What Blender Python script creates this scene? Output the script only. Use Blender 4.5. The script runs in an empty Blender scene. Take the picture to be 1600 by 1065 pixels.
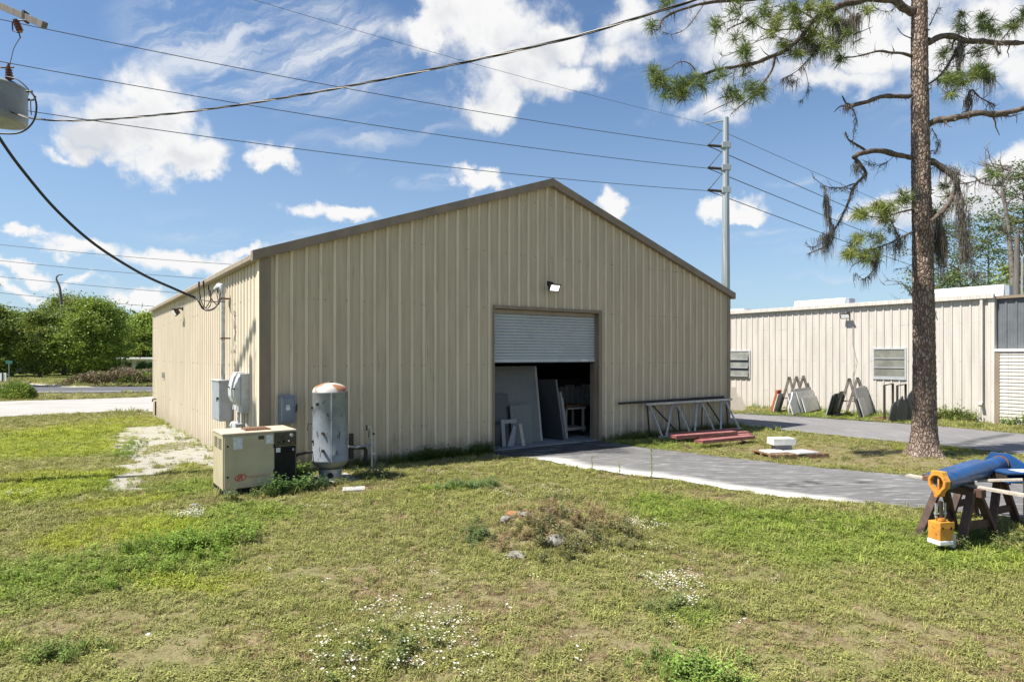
import bpy, bmesh, math, random
import numpy as np
from mathutils import Vector, Matrix, noise as mnoise
R = math.radians
random.seed(7); rng = np.random.default_rng(11)
sc = bpy.context.scene
COL = sc.collection
# ------------------------------------------------------------------ site survey
H, F, CX, CY = 2.43, 1005.0, 800.0, 555.0          # eye height and focal length of the survey photo
TH = math.atan2(.5713, .8207)                       # bearing of the warehouse front
UX, UY = math.cos(TH), math.sin(TH)
C0 = (-5.08, 13.03)                                 # near corner of the warehouse
MX, MY = .55, 9.0                                   # rubble mound
def bw(u, v):  return (C0[0] + u*UX - v*UY, C0[1] + u*UY + v*UX)
def uv(x, y):  dx, dy = x-C0[0], y-C0[1]; return (dx*UX+dy*UY, -dx*UY+dy*UX)
def terrain(x, y):
    v = -(x-C0[0])*UY + (y-C0[1])*UX
    t = np.clip(v, 0, 27.)
    z = -.0125*t*(1 - .12*np.clip((t-22)/5, 0, 1))
    z = z + .30*np.exp(-(((x-MX)/.95)**2 + ((y-MY)/.75)**2))
    return z
def tz(x, y): return float(terrain(x, y))
def G(px, py):
    z = 0.
    for _ in range(8):
        Y = F*(H-z)/(py-CY); X = (px-CX)/F*Y; z = tz(X, Y)
    return (X, Y)
def D(px, py, Y): return Vector(((px-CX)/F*Y, Y, H-(py-CY)/F*Y))
# ------------------------------------------------------------------ fast noise (numpy)
def _h(ix, iy, s):
    n = (ix*374761393 + iy*668265263 + s*974711) & 0x7fffffff
    n = ((n ^ (n >> 13))*1274126177) & 0x7fffffff
    return ((n ^ (n >> 16)) & 0xffff)/65535.
def vnoise(x, y, s=0):
    x = np.asarray(x, float); y = np.asarray(y, float)
    ix = np.floor(x).astype(np.int64); iy = np.floor(y).astype(np.int64)
    fx = x-ix; fy = y-iy; fx = fx*fx*(3-2*fx); fy = fy*fy*(3-2*fy)
    a = _h(ix, iy, s)*(1-fx)+_h(ix+1, iy, s)*fx; b = _h(ix, iy+1, s)*(1-fx)+_h(ix+1, iy+1, s)*fx
    return a*(1-fy)+b*fy
def fbm(x, y, s=0, o=4):
    r = 0; a = .5; t = 0
    for k in range(o):
        r = r + a*vnoise(x*2**k+k*17.3, y*2**k-k*9.1, s+k); t += a; a *= .55
    return r/t
def inpoly(x, y, P):
    c = np.zeros(np.shape(x), bool); n = len(P)
    for i in range(n):
        x1, y1 = P[i]; x2, y2 = P[(i+1) % n]
        if y1 == y2: continue
        m = ((y1 > y) != (y2 > y)) & (x < (x2-x1)*(y-y1)/(y2-y1)+x1)
        c ^= m
    return c
# ------------------------------------------------------------------ materials
class NT:
    def __init__(s, nt): s.nt = nt; nt.nodes.clear()
    def n(s, t, ins=None, **kw):
        d = s.nt.nodes.new(t)
        for k, v in kw.items(): setattr(d, k, v)
        for k, v in (ins or {}).items():
            sk = d.inputs[k]
            if isinstance(v, bpy.types.NodeSocket): s.nt.links.new(v, sk)
            elif isinstance(v, bpy.types.Node): s.nt.links.new(v.outputs[0], sk)
            else:
                if sk.type == 'RGBA' and len(v) == 3: v = (*v, 1)
                sk.default_value = v
        return d
    def m(s, op, a, b=0., c=0., clamp=False):
        return s.n('ShaderNodeMath', {0: a, 1: b, 2: c}, operation=op, use_clamp=clamp).outputs[0]
    def mix(s, f, a, b, bt='MIX'):
        d = s.n('ShaderNodeMix', data_type='RGBA', blend_type=bt)
        for k, v in ((0, f), (6, a), (7, b)):
            if isinstance(v, bpy.types.NodeSocket): s.nt.links.new(v, d.inputs[k])
            else: d.inputs[k].default_value = (*v, 1) if (k and len(v) == 3) else v
        return d.outputs[2]
    def ramp(s, f, lo, hi, a=0., b=1.):
        return s.n('ShaderNodeMapRange', {0: f, 1: lo, 2: hi, 3: a, 4: b}, interpolation_type='SMOOTHSTEP').outputs[0]
    def noise(s, vec, scale, detail=4, rough=.55, dist=0., out=0):
        return s.n('ShaderNodeTexNoise', {'Vector': vec, 'Scale': scale, 'Detail': detail, 'Roughness': rough, 'Distortion': dist}).outputs[out]
    def scl(s, vec, v):
        return s.n('ShaderNodeVectorMath', {0: vec, 1: v}, operation='MULTIPLY').outputs[0]
def newmat(name):
    m = bpy.data.materials.new(name); m.use_nodes = True
    t = NT(m.node_tree); return m, t
def finish(t, col, rough=.6, metal=0., bump=None, bstr=.3, bdist=.01, spec=.5, trans=0., emit=None, estr=0.):
    p = t.n('ShaderNodeBsdfPrincipled', {'Base Color': col, 'Roughness': rough, 'Metallic': metal, 'Specular IOR Level': spec})
    if bump is not None:
        b = t.n('ShaderNodeBump', {'Height': bump, 'Strength': bstr, 'Distance': bdist}); t.nt.links.new(b.outputs[0], p.inputs['Normal'])
    if emit: p.inputs['Emission Color'].default_value = (*emit, 1); p.inputs['Emission Strength'].default_value = estr
    out = p.outputs[0]
    if trans:
        tr = t.n('ShaderNodeBsdfTranslucent', {'Color': col}); out = t.n('ShaderNodeMixShader', {0: trans, 1: out, 2: tr}).outputs[0]
    t.n('ShaderNodeOutputMaterial', {'Surface': out})
def objc(t): return t.n('ShaderNodeTexCoord').outputs['Object']
def mat(name, c1, c2=None, rough=.6, metal=0., scale=6., lo=.35, hi=.65, stretch=(1, 1, 1), bump=.0, bscale=40., detail=5, spec=.5, spots=None, sscale=12., slo=.66):
    m, t = newmat(name); v = t.scl(objc(t), stretch)
    col = t.n('ShaderNodeRGB').outputs[0]; col.default_value = (*c1, 1)
    f = t.noise(v, scale, detail)
    if c2: col = t.mix(t.ramp(f, lo, hi), c1, c2)
    if spots:
        g = t.noise(v, sscale, 6, .65); col = t.mix(t.ramp(g, slo, slo+.05), col, spots)
    bh = t.noise(v, bscale, 4) if bump else None
    rr = t.m('MULTIPLY_ADD', f, .25, rough-.12)
    finish(t, col, rr, metal, bh, bump, .004, spec); return m
# ------------------------------------------------------------------ mesh builder
class MB:
    def __init__(s): s.v = []; s.f = []; s.mi = []; s.cur = 0
    def add(s, vs, fs, M=None):
        o = len(s.v)
        s.v += [tuple(M @ Vector(p)) for p in vs] if M is not None else [tuple(p) for p in vs]
        s.f += [tuple(i+o for i in f) for f in fs]; s.mi += [s.cur]*len(fs); return s
    def box(s, a, b, M=None):
        x0, y0, z0 = a; x1, y1, z1 = b
        return s.add([(x0,y0,z0),(x1,y0,z0),(x1,y1,z0),(x0,y1,z0),(x0,y0,z1),(x1,y0,z1),(x1,y1,z1),(x0,y1,z1)],
                     [(0,3,2,1),(4,5,6,7),(0,1,5,4),(1,2,6,5),(2,3,7,6),(3,0,4,7)], M)
    def bar(s, p, q, w, h, up=(0, 0, 1)):
        p = Vector(p); q = Vector(q); d = (q-p); L = d.length; d.normalize(); up = Vector(up)
        if abs(d.dot(up)) > .99: up = Vector((0, 1, 0))
        x = d.cross(up).normalized(); y = x.cross(d)
        M = Matrix((( x[0], d[0], y[0], p[0]), (x[1], d[1], y[1], p[1]), (x[2], d[2], y[2], p[2]), (0, 0, 0, 1)))
        return s.box((-w/2, 0, -h/2), (w/2, L, h/2), M)
    def tube(s, pts, r, n=8, cap=True):
        pts = [Vector(p) for p in pts]; k = len(pts)
        rs = r if isinstance(r, (list, tuple)) else [r]*k
        t0 = (pts[1]-pts[0]).normalized(); a = Vector((0, 0, 1)) if abs(t0.z) < .9 else Vector((1, 0, 0))
        x = t0.cross(a).normalized(); vs = []
        for i in range(k):
            t = (pts[min(i+1, k-1)]-pts[max(i-1, 0)])
            t = t.normalized() if t.length > 1e-9 else t0
            x = (x - t*x.dot(t)).normalized(); y = t.cross(x)
            for j in range(n):
                an = 2*math.pi*j/n; vs.append(pts[i]+(x*math.cos(an)+y*math.sin(an))*rs[i])
        fs = [(i*n+j, i*n+(j+1) % n, (i+1)*n+(j+1) % n, (i+1)*n+j) for i in range(k-1) for j in range(n)]
        if cap: fs += [tuple(range(n))[::-1], tuple((k-1)*n+j for j in range(n))]
        return s.add(vs, fs)
    def lathe(s, prof, n=32, c=(0, 0, 0)):
        vs = []; fs = []
        for r_, z in prof:
            for j in range(n):
                a = 2*math.pi*j/n; vs.append((c[0]+r_*math.cos(a), c[1]+r_*math.sin(a), c[2]+z))
        for i in range(len(prof)-1):
            for j in range(n): fs.append((i*n+j, i*n+(j+1) % n, (i+1)*n+(j+1) % n, (i+1)*n+j))
        fs += [tuple(range(n))[::-1], tuple((len(prof)-1)*n+j for j in range(n))]
        return s.add(vs, fs)
    def prism(s, poly, d, M=None):          # polygon in the x-z plane, extruded along +y by d
        n = len(poly)
        vs = [(x, 0, z) for x, z in poly]+[(x, d, z) for x, z in poly]
        fs = [tuple(range(n)), tuple(range(2*n-1, n-1, -1))]+[(i, i+n, (i+1) % n+n, (i+1) % n) for i in range(n)]
        return s.add(vs, fs, M)
    def build(s, name, m, parent=None, bevel=0., smooth=False, loc=None, rz=0., fixn=True):
        me = bpy.data.meshes.new(name); me.from_pydata(s.v, [], s.f)
        for x in (m if isinstance(m, (list, tuple)) else [m]): me.materials.append(x)
        if any(s.mi): me.polygons.foreach_set('material_index', s.mi)
        if fixn and len(s.f) < 60000:
            b = bmesh.new(); b.from_mesh(me); bmesh.ops.recalc_face_normals(b, faces=b.faces); b.to_mesh(me); b.free()
        if smooth: me.shade_smooth()
        if smooth == 'auto': me.set_sharp_from_angle(angle=R(40))
        o = bpy.data.objects.new(name, me); COL.objects.link(o)
        if parent: o.parent = parent
        if loc is not None: o.location = loc; o.rotation_euler.z = rz
        if bevel:
            w = o.modifiers.new('bevel', 'BEVEL'); w.width = bevel; w.segments = 2; w.limit_method = 'ANGLE'; w.angle_limit = R(40)
        return o
def tag(o, label=None, cat=None, group=None, kind=None):
    if label: o['label'] = label
    if cat: o['category'] = cat
    if group: o['group'] = group
    if kind: o['kind'] = kind
    return o
def thing(name, label, cat, loc=(0, 0, 0), rz=0., group=None):
    o = bpy.data.objects.new(name, None); COL.objects.link(o); o.empty_display_size = .2
    o.location = loc; o.rotation_euler.z = rz
    return tag(o, label, cat, group)
def copy_tree(o, parent=None):
    c = o.copy(); COL.objects.link(c); c.parent = parent
    for ch in [x for x in bpy.data.objects if x.parent == o]: copy_tree(ch, c)
    return c
def B(a, b, name, m, parent=None, bevel=0., **k): return MB().box(a, b).build(name, m, parent, bevel, **k)
def text_mesh(s, size, m, name, parent, loc, rot, shear=0., bold=0.):
    cu = bpy.data.curves.new('t', 'FONT'); cu.body = s; cu.size = size; cu.extrude = .0015; cu.shear = shear; cu.offset = bold; cu.align_x = 'LEFT'
    o = bpy.data.objects.new('t', cu); COL.objects.link(o); bpy.context.view_layer.update()
    me = bpy.data.meshes.new_from_object(o.evaluated_get(bpy.context.evaluated_depsgraph_get()))
    bpy.data.objects.remove(o); me.materials.clear(); me.materials.append(m)
    q = bpy.data.objects.new(name, me); COL.objects.link(q); q.parent = parent; q.location = loc; q.rotation_euler = rot
    return q
# ------------------------------------------------------------------ material library
def siding_mat(name, base, dirt_shade, amt=.5, axis=None, off=.12, flatk=.85):
    m, t = newmat(name); v = objc(t); sp = t.n('ShaderNodeSeparateXYZ', {0: v}).outputs
    n1 = t.noise(t.scl(v, (3.2, 3.2, .35)), 1.6, 5)
    n2 = t.noise(t.scl(v, (9, 9, .5)), 2.2, 5, .6)
    n3 = t.noise(v, 2.2, 5)
    col = t.mix(t.ramp(n1, .35, .7), base, tuple(c*.86 for c in base))
    streak = t.m('MULTIPLY', t.ramp(n2, .50, .78), t.ramp(n3, .38, .68))
    low = t.ramp(t.m('MULTIPLY_ADD', n3, 1.1, t.m('MULTIPLY', sp[2], -1.)), -.1, .9)      # splashed soil above the ground
    col = t.mix(t.m('MULTIPLY', streak, amt), col, dirt_shade)
    col = t.mix(t.m('MULTIPLY', low, min(.95, amt*1.35)), col, tuple(c*.8 for c in dirt_shade))
    if axis is not None:      # flats dirtier than crests; rib highlight and edge shade painted into the colour
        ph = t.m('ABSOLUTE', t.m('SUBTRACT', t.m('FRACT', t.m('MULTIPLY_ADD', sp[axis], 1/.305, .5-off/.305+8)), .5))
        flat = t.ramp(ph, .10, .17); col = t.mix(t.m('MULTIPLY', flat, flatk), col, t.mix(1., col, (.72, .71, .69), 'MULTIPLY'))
        edge = t.m('MULTIPLY', t.ramp(ph, .10, .14), t.ramp(ph, .15, .20, 1., 0.)); col = t.mix(t.m('MULTIPLY', edge, .35 if flatk > .5 else .75), col, dirt_shade)
    # rows of screw heads: short dark marks along the purlin lines
    row = t.m('ABSOLUTE', t.m('SUBTRACT', t.m('FRACT', t.m('MULTIPLY', sp[2], 1/1.42)), .55))
    scr = t.n('ShaderNodeTexVoronoi', {'Vector': t.scl(v, (1, 1, 0.0)), 'Scale': 13.}, feature='F1').outputs[0]
    dots = t.m('MULTIPLY', t.ramp(row, .008, .018, 1., 0.), t.ramp(scr, .2, .4, 1., 0.))
    col = t.mix(t.m('MULTIPLY', dots, .5), col, (.12, .10, .07))
    finish(t, col, t.m('MULTIPLY_ADD', n1, .2, .42), 0., t.noise(v, 3., 2), .12, .03, .35); return m
M = {}
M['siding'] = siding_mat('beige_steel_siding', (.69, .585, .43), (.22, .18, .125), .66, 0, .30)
M['siding_side'] = siding_mat('sunlit_beige_siding', (.72, .63, .50), (.36, .29, .19), .25, 1, (19.0-.12) % .305, 0.)  # paler copy of the siding, sunlight on the side wall put into its colour
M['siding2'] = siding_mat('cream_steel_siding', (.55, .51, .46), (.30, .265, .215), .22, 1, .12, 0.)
M['trim'] = mat('brown_trim', (.245, .19, .135), (.20, .155, .11), .5, scale=3, stretch=(1, 1, .4))
M['trim_lit'] = mat('sunlit_tan_trim', (.30, .245, .175), (.25, .20, .145), .5, scale=3)  # lighter copy of the brown trim, sunlit tone put into the colour
M['roofmetal'] = mat('galvalume_roof', (.55, .53, .47), (.45, .43, .38), .4, scale=2)
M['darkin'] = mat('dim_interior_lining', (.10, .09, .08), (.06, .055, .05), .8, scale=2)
M['curtain'] = mat('pale_steel_curtain', (.44, .47, .495), (.40, .43, .45), .45, scale=1.2, spots=(.20, .19, .16), sscale=2.6, slo=.74)
M['steel'] = mat('galvanised_steel', (.48, .49, .49), (.36, .37, .37), .45, .55, scale=9)
M['concrete'] = mat('concrete', (.42, .41, .38), (.30, .29, .27), .85, scale=3, bump=.4)
M['slabfloor'] = mat('floor_concrete', (.26, .27, .28), (.16, .165, .17), .7, scale=2)
M['black'] = mat('black_rubber', (.012, .012, .012), (.022, .021, .019), .8, spec=.2)
M['iron'] = mat('black_iron', (.03, .027, .025), (.06, .045, .035), .6, .3, scale=12)
M['beige'] = mat('beige_cabinet_paint', (.46, .40, .27), (.40, .345, .23), .42, scale=3, spots=(.28, .22, .13), sscale=5, slo=.72)
M['beigetop'] = mat('weathered_beige_lid', (.56, .48, .36), (.45, .37, .27), .55, scale=5, spots=(.22, .13, .07), sscale=7, slo=.68)
M['darkpanel'] = mat('dark_olive_panel', (.040, .036, .026), (.055, .048, .032), .45, scale=5)
M['rust'] = mat('rusty_steel', (.20, .09, .045), (.11, .06, .035), .8, scale=14, bump=.3)
M['paper'] = mat('weathered_label', (.66, .68, .70), (.50, .52, .55), .6, scale=25)
M['white'] = mat('white_paint', (.78, .77, .75), (.68, .67, .65), .5, scale=5)
M['red'] = mat('red_lettering', (.50, .035, .03), (.40, .04, .04), .5, scale=30)
M['palered'] = mat('faded_red_lettering', (.42, .16, .10), (.40, .25, .17), .5, scale=60)
M['greybox'] = mat('grey_enamel', (.30, .33, .36), (.25, .275, .30), .45, scale=6)
M['meter'] = mat('light_grey_enamel', (.50, .51, .51), (.42, .43, .43), .45, scale=6)
M['bluebox'] = mat('slate_grey_enamel', (.21, .245, .285), (.17, .20, .235), .45, scale=6)
M['pvc'] = mat('white_pvc', (.62, .62, .60), (.45, .44, .40), .5, scale=20)
M['bluepaint'] = mat('blue_steel_paint', (.010, .075, .24), (.018, .06, .16), .38, scale=4, spots=(.14, .08, .05), sscale=7, slo=.63)
M['yellow'] = mat('orange_yellow_paint', (.60, .28, .04), (.48, .20, .03), .5, scale=8, spots=(.16, .08, .04), sscale=14, slo=.62)
M['sawwood'] = mat('brown_painted_wood', (.085, .042, .027), (.05, .028, .02), .7, scale=4, stretch=(6, 1, 1))
M['plank'] = mat('weathered_plank', (.48, .43, .36), (.34, .29, .23), .8, scale=6, stretch=(8, 1, 8), bump=.4)
M['pallet'] = mat('rusty_brown_pallet', (.22, .13, .07), (.13, .08, .045), .8, scale=7, bump=.4)
M['whitestone'] = mat('white_marble', (.64, .63, .60), (.52, .51, .48), .5, scale=6)
M['greystone'] = mat('grey_granite', (.30, .31, .32), (.17, .175, .18), .4, scale=60)
M['greystone2'] = mat('speckled_grey_granite', (.17, .175, .17), (.10, .105, .10), .45, scale=50)
M['lightstone'] = mat('light_grey_granite', (.44, .44, .43), (.34, .34, .335), .4, scale=60)
M['darkstone'] = mat('dark_granite', (.035, .037, .04), (.06, .062, .066), .35, scale=60)
M['tanstone'] = mat('tan_granite', (.42, .38, .31), (.31, .28, .23), .4, scale=30)
M['orange'] = mat('orange_stone_edge', (.42, .11, .03), (.33, .08, .03), .6)
M['redbeam'] = mat('pink_red_primer', (.25, .075, .07), (.34, .15, .14), .6, scale=5, stretch=(1, 1, 4), spots=(.10, .04, .03), sscale=10, slo=.66)
M['glass'] = mat('dusty_awning_glass', (.15, .15, .13), (.21, .21, .18), .22, scale=2)
M['alum'] = mat('aluminium_frame', (.60, .61, .62), (.50, .51, .52), .4, .4)
M['galvpole'] = mat('grey_steel_pole', (.36, .39, .41), (.30, .33, .35), .5, .3, scale=1, stretch=(1, 1, .2))
M['wire'] = mat('grey_wire', (.045, .048, .055), None, .6)
M['cable'] = mat('black_cable', (.015, .015, .016), None, .5)
M['alwire'] = mat('bare_aluminium_wire', (.30, .27, .24), None, .45, .5)
M['transf'] = mat('grey_transformer_paint', (.20, .22, .235), (.16, .175, .19), .5, scale=3, spots=(.30, .22, .12), sscale=4, slo=.72)
M['polewood'] = mat('weathered_pole_wood', (.15, .135, .12), (.095, .085, .075), .85, scale=5, stretch=(6, 6, .4), bump=.5)
M['ceramic'] = mat('brown_porcelain', (.10, .035, .02), None, .3)
M['dullwhite'] = mat('roof_white', (.56, .57, .58), (.48, .49, .50), .55, scale=1.5)
M['slate'] = mat('slate_grey_siding', (.13, .14, .15), (.10, .11, .12), .6, scale=2)
M['rock'] = mat('grey_rock', (.25, .23, .21), (.15, .135, .12), .85, scale=9, bump=.6, bscale=20)
M['brick'] = mat('orange_brick', (.34, .15, .06), (.24, .10, .05), .85, scale=9)
M['signgreen'] = mat('green_sign', (.10, .36, .22), None, .5)
M['carpaint'] = mat('dark_car_paint', (.03, .033, .038), None, .25)
M['tyre'] = mat('tyre', (.02, .02, .02), None, .8)
M['carglass'] = mat('car_glass', (.10, .12, .13), None, .1)
m, t = newmat('lamp_face'); finish(t, (.85, .86, .84), .15, emit=(1, 1, .96), estr=.25); M['lampface'] = m
m, t = newmat('lit_lamp_face'); finish(t, (.9, .9, .9), .2, emit=(1, .99, .95), estr=1.6); M['lamplit'] = m
# tank: pale blue-grey with dark scuffs, orange rusty dome
m, t = newmat('weathered_tank_paint'); v = objc(t); z = t.n('ShaderNodeSeparateXYZ', {0: v}).outputs[2]
n = t.noise(v, 4, 6); s = t.noise(t.scl(v, (7, 7, 2.0)), 2.2, 7, .7); c = t.mix(t.ramp(n, .35, .7), (.235, .26, .285), (.18, .20, .22))
c = t.mix(t.ramp(s, .575, .62), c, (.05, .045, .042))
dome = t.ramp(z, 1.70, 1.76); c = t.mix(dome, c, t.mix(t.ramp(t.noise(v, 3.1, 5), .54, .62), (.52, .49, .44), (.36, .15, .075)))
c = t.mix(t.ramp(z, .44, .30), c, (.26, .26, .20))
finish(t, c, .45, .05, t.noise(v, 30, 3), .1, .003); M['tank'] = m
# bark of the pine: plates
m, t = newmat('pine_bark'); v = objc(t); w = t.scl(v, (1, 1, .42))
d = t.noise(w, 3, 4, out=1); ww = t.n('ShaderNodeVectorMath', {0: w, 1: t.scl(d, (.12, .12, .12))}, operation='ADD').outputs[0]
vo = t.n('ShaderNodeTexVoronoi', {'Vector': ww, 'Scale': 17.}, feature='DISTANCE_TO_EDGE').outputs[0]
vc = t.n('ShaderNodeTexVoronoi', {'Vector': ww, 'Scale': 17.}, feature='F1').outputs[1]
c = t.mix(t.n('ShaderNodeSeparateColor', {0: vc}).outputs[0], (.21, .15, .115), (.36, .285, .23))
c = t.mix(t.ramp(t.noise(v, 14, 5), .55, .72), c, (.35, .31, .27)); c = t.mix(t.ramp(vo, .02, .14, 1., 0.), c, (.11, .075, .058))
finish(t, c, .9, 0, t.m('ADD', t.ramp(vo, 0, .25), t.m('MULTIPLY', t.noise(v, 40, 4), .5)), .9, .03, .2); M['bark'] = m
M['twig'] = mat('twig_bark', (.155, .125, .10), (.07, .055, .045), .9, scale=12, bump=.5, spec=.2)
M['greybark'] = mat('grey_bark', (.20, .175, .15), (.11, .095, .08), .9, scale=6, bump=.4, spec=.2)
def leafmat(name, a, b, c3=None, trans=.3):
    m, t = newmat(name); r = t.n('ShaderNodeNewGeometry').outputs['Random Per Island']
    c = t.mix(r, a, b)
    if c3: c = t.mix(t.ramp(t.noise(objc(t), .55, 3), .45, .65), c, c3)
    finish(t, c, .55, trans=trans, spec=.25); return m
M['needles'] = leafmat('pine_needles', (.09, .135, .04), (.20, .25, .075), (.22, .25, .06))
M['moss'] = leafmat('spanish_moss', (.10, .085, .068), (.205, .18, .15), trans=.2)
M['leaf_mid'] = leafmat('broadleaf_mid', (.12, .18, .03), (.23, .31, .055), (.30, .37, .06))
M['leaf_mid2'] = leafmat('broadleaf_olive', (.13, .175, .04), (.22, .27, .06), (.28, .32, .07))
M['leaf_dark'] = leafmat('broadleaf_dark', (.07, .12, .025), (.14, .20, .04), (.18, .25, .05))
M['leaf_lime'] = leafmat('broadleaf_lime', (.18, .27, .045), (.30, .40, .08), (.36, .40, .07))
M['leaf_grey'] = leafmat('far_pine_foliage', (.055, .09, .032), (.11, .15, .05), (.14, .17, .045))
M['leaf_brush'] = leafmat('dry_brush', (.20, .15, .09), (.36, .27, .18), (.16, .19, .06))
# instanced lawn: colour carried by each clump
def tintmat(name, k=1., trans=.25):
    m, t = newmat(name); a = t.n('ShaderNodeAttribute', attribute_name='tint', attribute_type='INSTANCER').outputs[0]
    r = t.n('ShaderNodeNewGeometry').outputs['Random Per Island']
    g = t.n('ShaderNodeCombineColor', {0: t.m('MULTIPLY_ADD', r, .75, .62*k), 1: t.m('MULTIPLY_ADD', r, .68, .66*k), 2: t.m('MULTIPLY_ADD', r, .7, .62*k)}).outputs[0]
    finish(t, t.mix(1., a, g, 'MULTIPLY'), .6, trans=trans, spec=.2); return m
M['grass'] = tintmat('lawn_blades')
m, t = newmat('petals'); finish(t, (.80, .78, .70), .6, trans=.2); M['petal'] = m
SUN_E, SKY_S, SKY_TINT, CLOUD_E, EXPO = 5.0, .08, (.77, .885, .97), 6.3, .92
# ================================================================== WAREHOUSE
WF, RU, WL, EZ, RS = 15.05, 7.42, 19.0, 4.42, .345      # front width, ridge, length, eave height, roof slope
def gz(u): return EZ + RS*(u if u < RU else (WF-u)*RU/(WF-RU))
def rib_profile(L, brk=(), pitch=.305, off=.12):
    base = [(-.048, 0), (-.020, .032), (.020, .032), (.048, 0), (.094, 0), (.100, .007), (.118, .007), (.124, 0), (.180, 0), (.187, .007), (.205, .007), (.211, 0)]
    pts = []; k = -1
    while k*pitch+off < L+pitch:
        pts += [(k*pitch+off+a, d) for a, d in base]; k += 1
    pts.sort()
    def at(x):
        for (a, p), (b, q) in zip(pts, pts[1:]):
            if a <= x <= b: return p+(q-p)*(x-a)/max(b-a, 1e-6)
        return 0.
    xs = sorted(set([round(x, 5) for x, _ in pts if 0 < x < L]+[0., L]+list(brk)))
    return [(x, at(x)) for x in xs]
def wall_panel(L, zb, zt, holes=(), brk=(), frame=lambda x, d, z: (x, -d, z), off=.12):
    mb = MB(); br = list(brk)
    for h in holes: br += [h[0], h[1]]
    P = rib_profile(L, br, off=off)
    for (x0, d0), (x1, d1) in zip(P, P[1:]):
        mid = (x0+x1)/2; spans = [(None, None)]
        for h in holes:
            if h[0] < mid < h[1]: spans = ([] if h[2] is None else [(None, h[2])])+[(h[3], None)]
        for a, b in spans:
            za0 = zb if a is None else a; zt0 = zt(x0) if b is None else b; zt1 = zt(x1) if b is None else b
            mb.add([frame(x0, d0, za0), frame(x1, d1, za0), frame(x1, d1, zt1), frame(x0, d0, zt0)], [(0, 1, 2, 3)])
    return mb
wh = thing('metal_warehouse', 'beige ribbed metal warehouse with a low gable roof and half raised roll-up door', 'warehouse', (*C0, 0), TH)
DX0, DX1, DZ, CZ = 5.60, 9.20, 3.64, 2.25
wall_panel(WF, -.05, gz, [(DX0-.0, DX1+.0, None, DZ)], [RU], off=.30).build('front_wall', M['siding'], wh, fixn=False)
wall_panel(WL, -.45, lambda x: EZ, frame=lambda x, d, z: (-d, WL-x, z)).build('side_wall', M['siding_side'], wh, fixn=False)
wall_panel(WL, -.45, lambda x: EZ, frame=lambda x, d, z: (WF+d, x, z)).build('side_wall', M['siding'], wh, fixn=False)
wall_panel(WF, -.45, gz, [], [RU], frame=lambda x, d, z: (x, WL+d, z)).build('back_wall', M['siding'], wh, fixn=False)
# roof: two ribbed slopes with thickness, overhanging the eaves
def roof_side(sgn):
    mb = MB(); P = rib_profile(WL+.24)
    u0, z0 = (RU, gz(RU)+.10) ; u1 = -.16 if sgn < 0 else WF+.16
    sl = RS if sgn < 0 else RS*RU/(WF-RU)
    z1 = EZ + .10 - sl*.16
    for (x0, d0), (x1, d1) in zip(P, P[1:]):
        y0, y1 = x0-.12, x1-.12
        for dz, e in ((0, 0), (-.07, 1)):
            q0 = d0*(1-e); q1 = d1*(1-e)
            mb.add([(u0, y0, z0+q0+dz), (u0, y1, z0+q1+dz), (u1, y1, z1+q1+dz), (u1, y0, z1+q0+dz)], [(0, 1, 2, 3)])
        mb.add([(u1, y0, z1+d0), (u1, y1, z1+d1), (u1, y1, z1-.07), (u1, y0, z1-.07)], [(0, 1, 2, 3)])
    return mb
roof = roof_side(-1); r2 = roof_side(1); roof.add(r2.v, r2.f)
ro = roof.build('roof', M['roofmetal'], wh, fixn=False)
# rake trim along the gable (front), eave fascia, corner trims
tm = MB()
for ua, ub in ((-.20, RU), (RU, WF+.20)):
    za, zb_ = (gz(0)-RS*.20 if ua < 0 else gz(RU)), (gz(RU) if ua < 0 else gz(WF)-RS*.95*.20)
    tm.add([(ua, -.15, za-.03), (ub, -.15, zb_-.03), (ub, -.15, zb_+.17), (ua, -.15, za+.17), (ua, -.02, za-.03), (ub, -.02, zb_-.03), (ub, .02, zb_+.17), (ua, .02, za+.17)],
           [(0, 1, 2, 3), (3, 2, 6, 7), (0, 4, 5, 1), (0, 3, 7, 4), (1, 5, 6, 2)])
tm.build('rake_trim', M['trim'], wh)
B((-.20, -.03, EZ-.06), (-.165, WL+.1, EZ+.035), 'eave_trim', M['trim_lit'], wh)
B((-.165, -.02, EZ-.06), (-.035, WL, EZ-.045), 'eave_soffit', M['trim_lit'], wh)
B((WF+.14, -.03, EZ-.09), (WF+.2, WL+.1, EZ+.09), 'eave_trim', M['trim'], wh)
B((-.05, -.05, -.1), (.165, -.02, EZ-.0), 'corner_trim', M['trim'], wh)
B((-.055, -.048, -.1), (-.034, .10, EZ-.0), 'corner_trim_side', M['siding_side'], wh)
B((WF-.13, -.05, -.1), (WF+.05, -.02, EZ-.0), 'corner_trim', M['trim'], wh)
B((WF+.034, -.048, -.1), (WF+.055, .12, EZ-.0), 'corner_trim_side', M['trim'], wh)
B((-.045, WL-.1, -.4), (-.034, WL+.03, EZ), 'corner_trim_side', M['siding_side'], wh)
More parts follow.
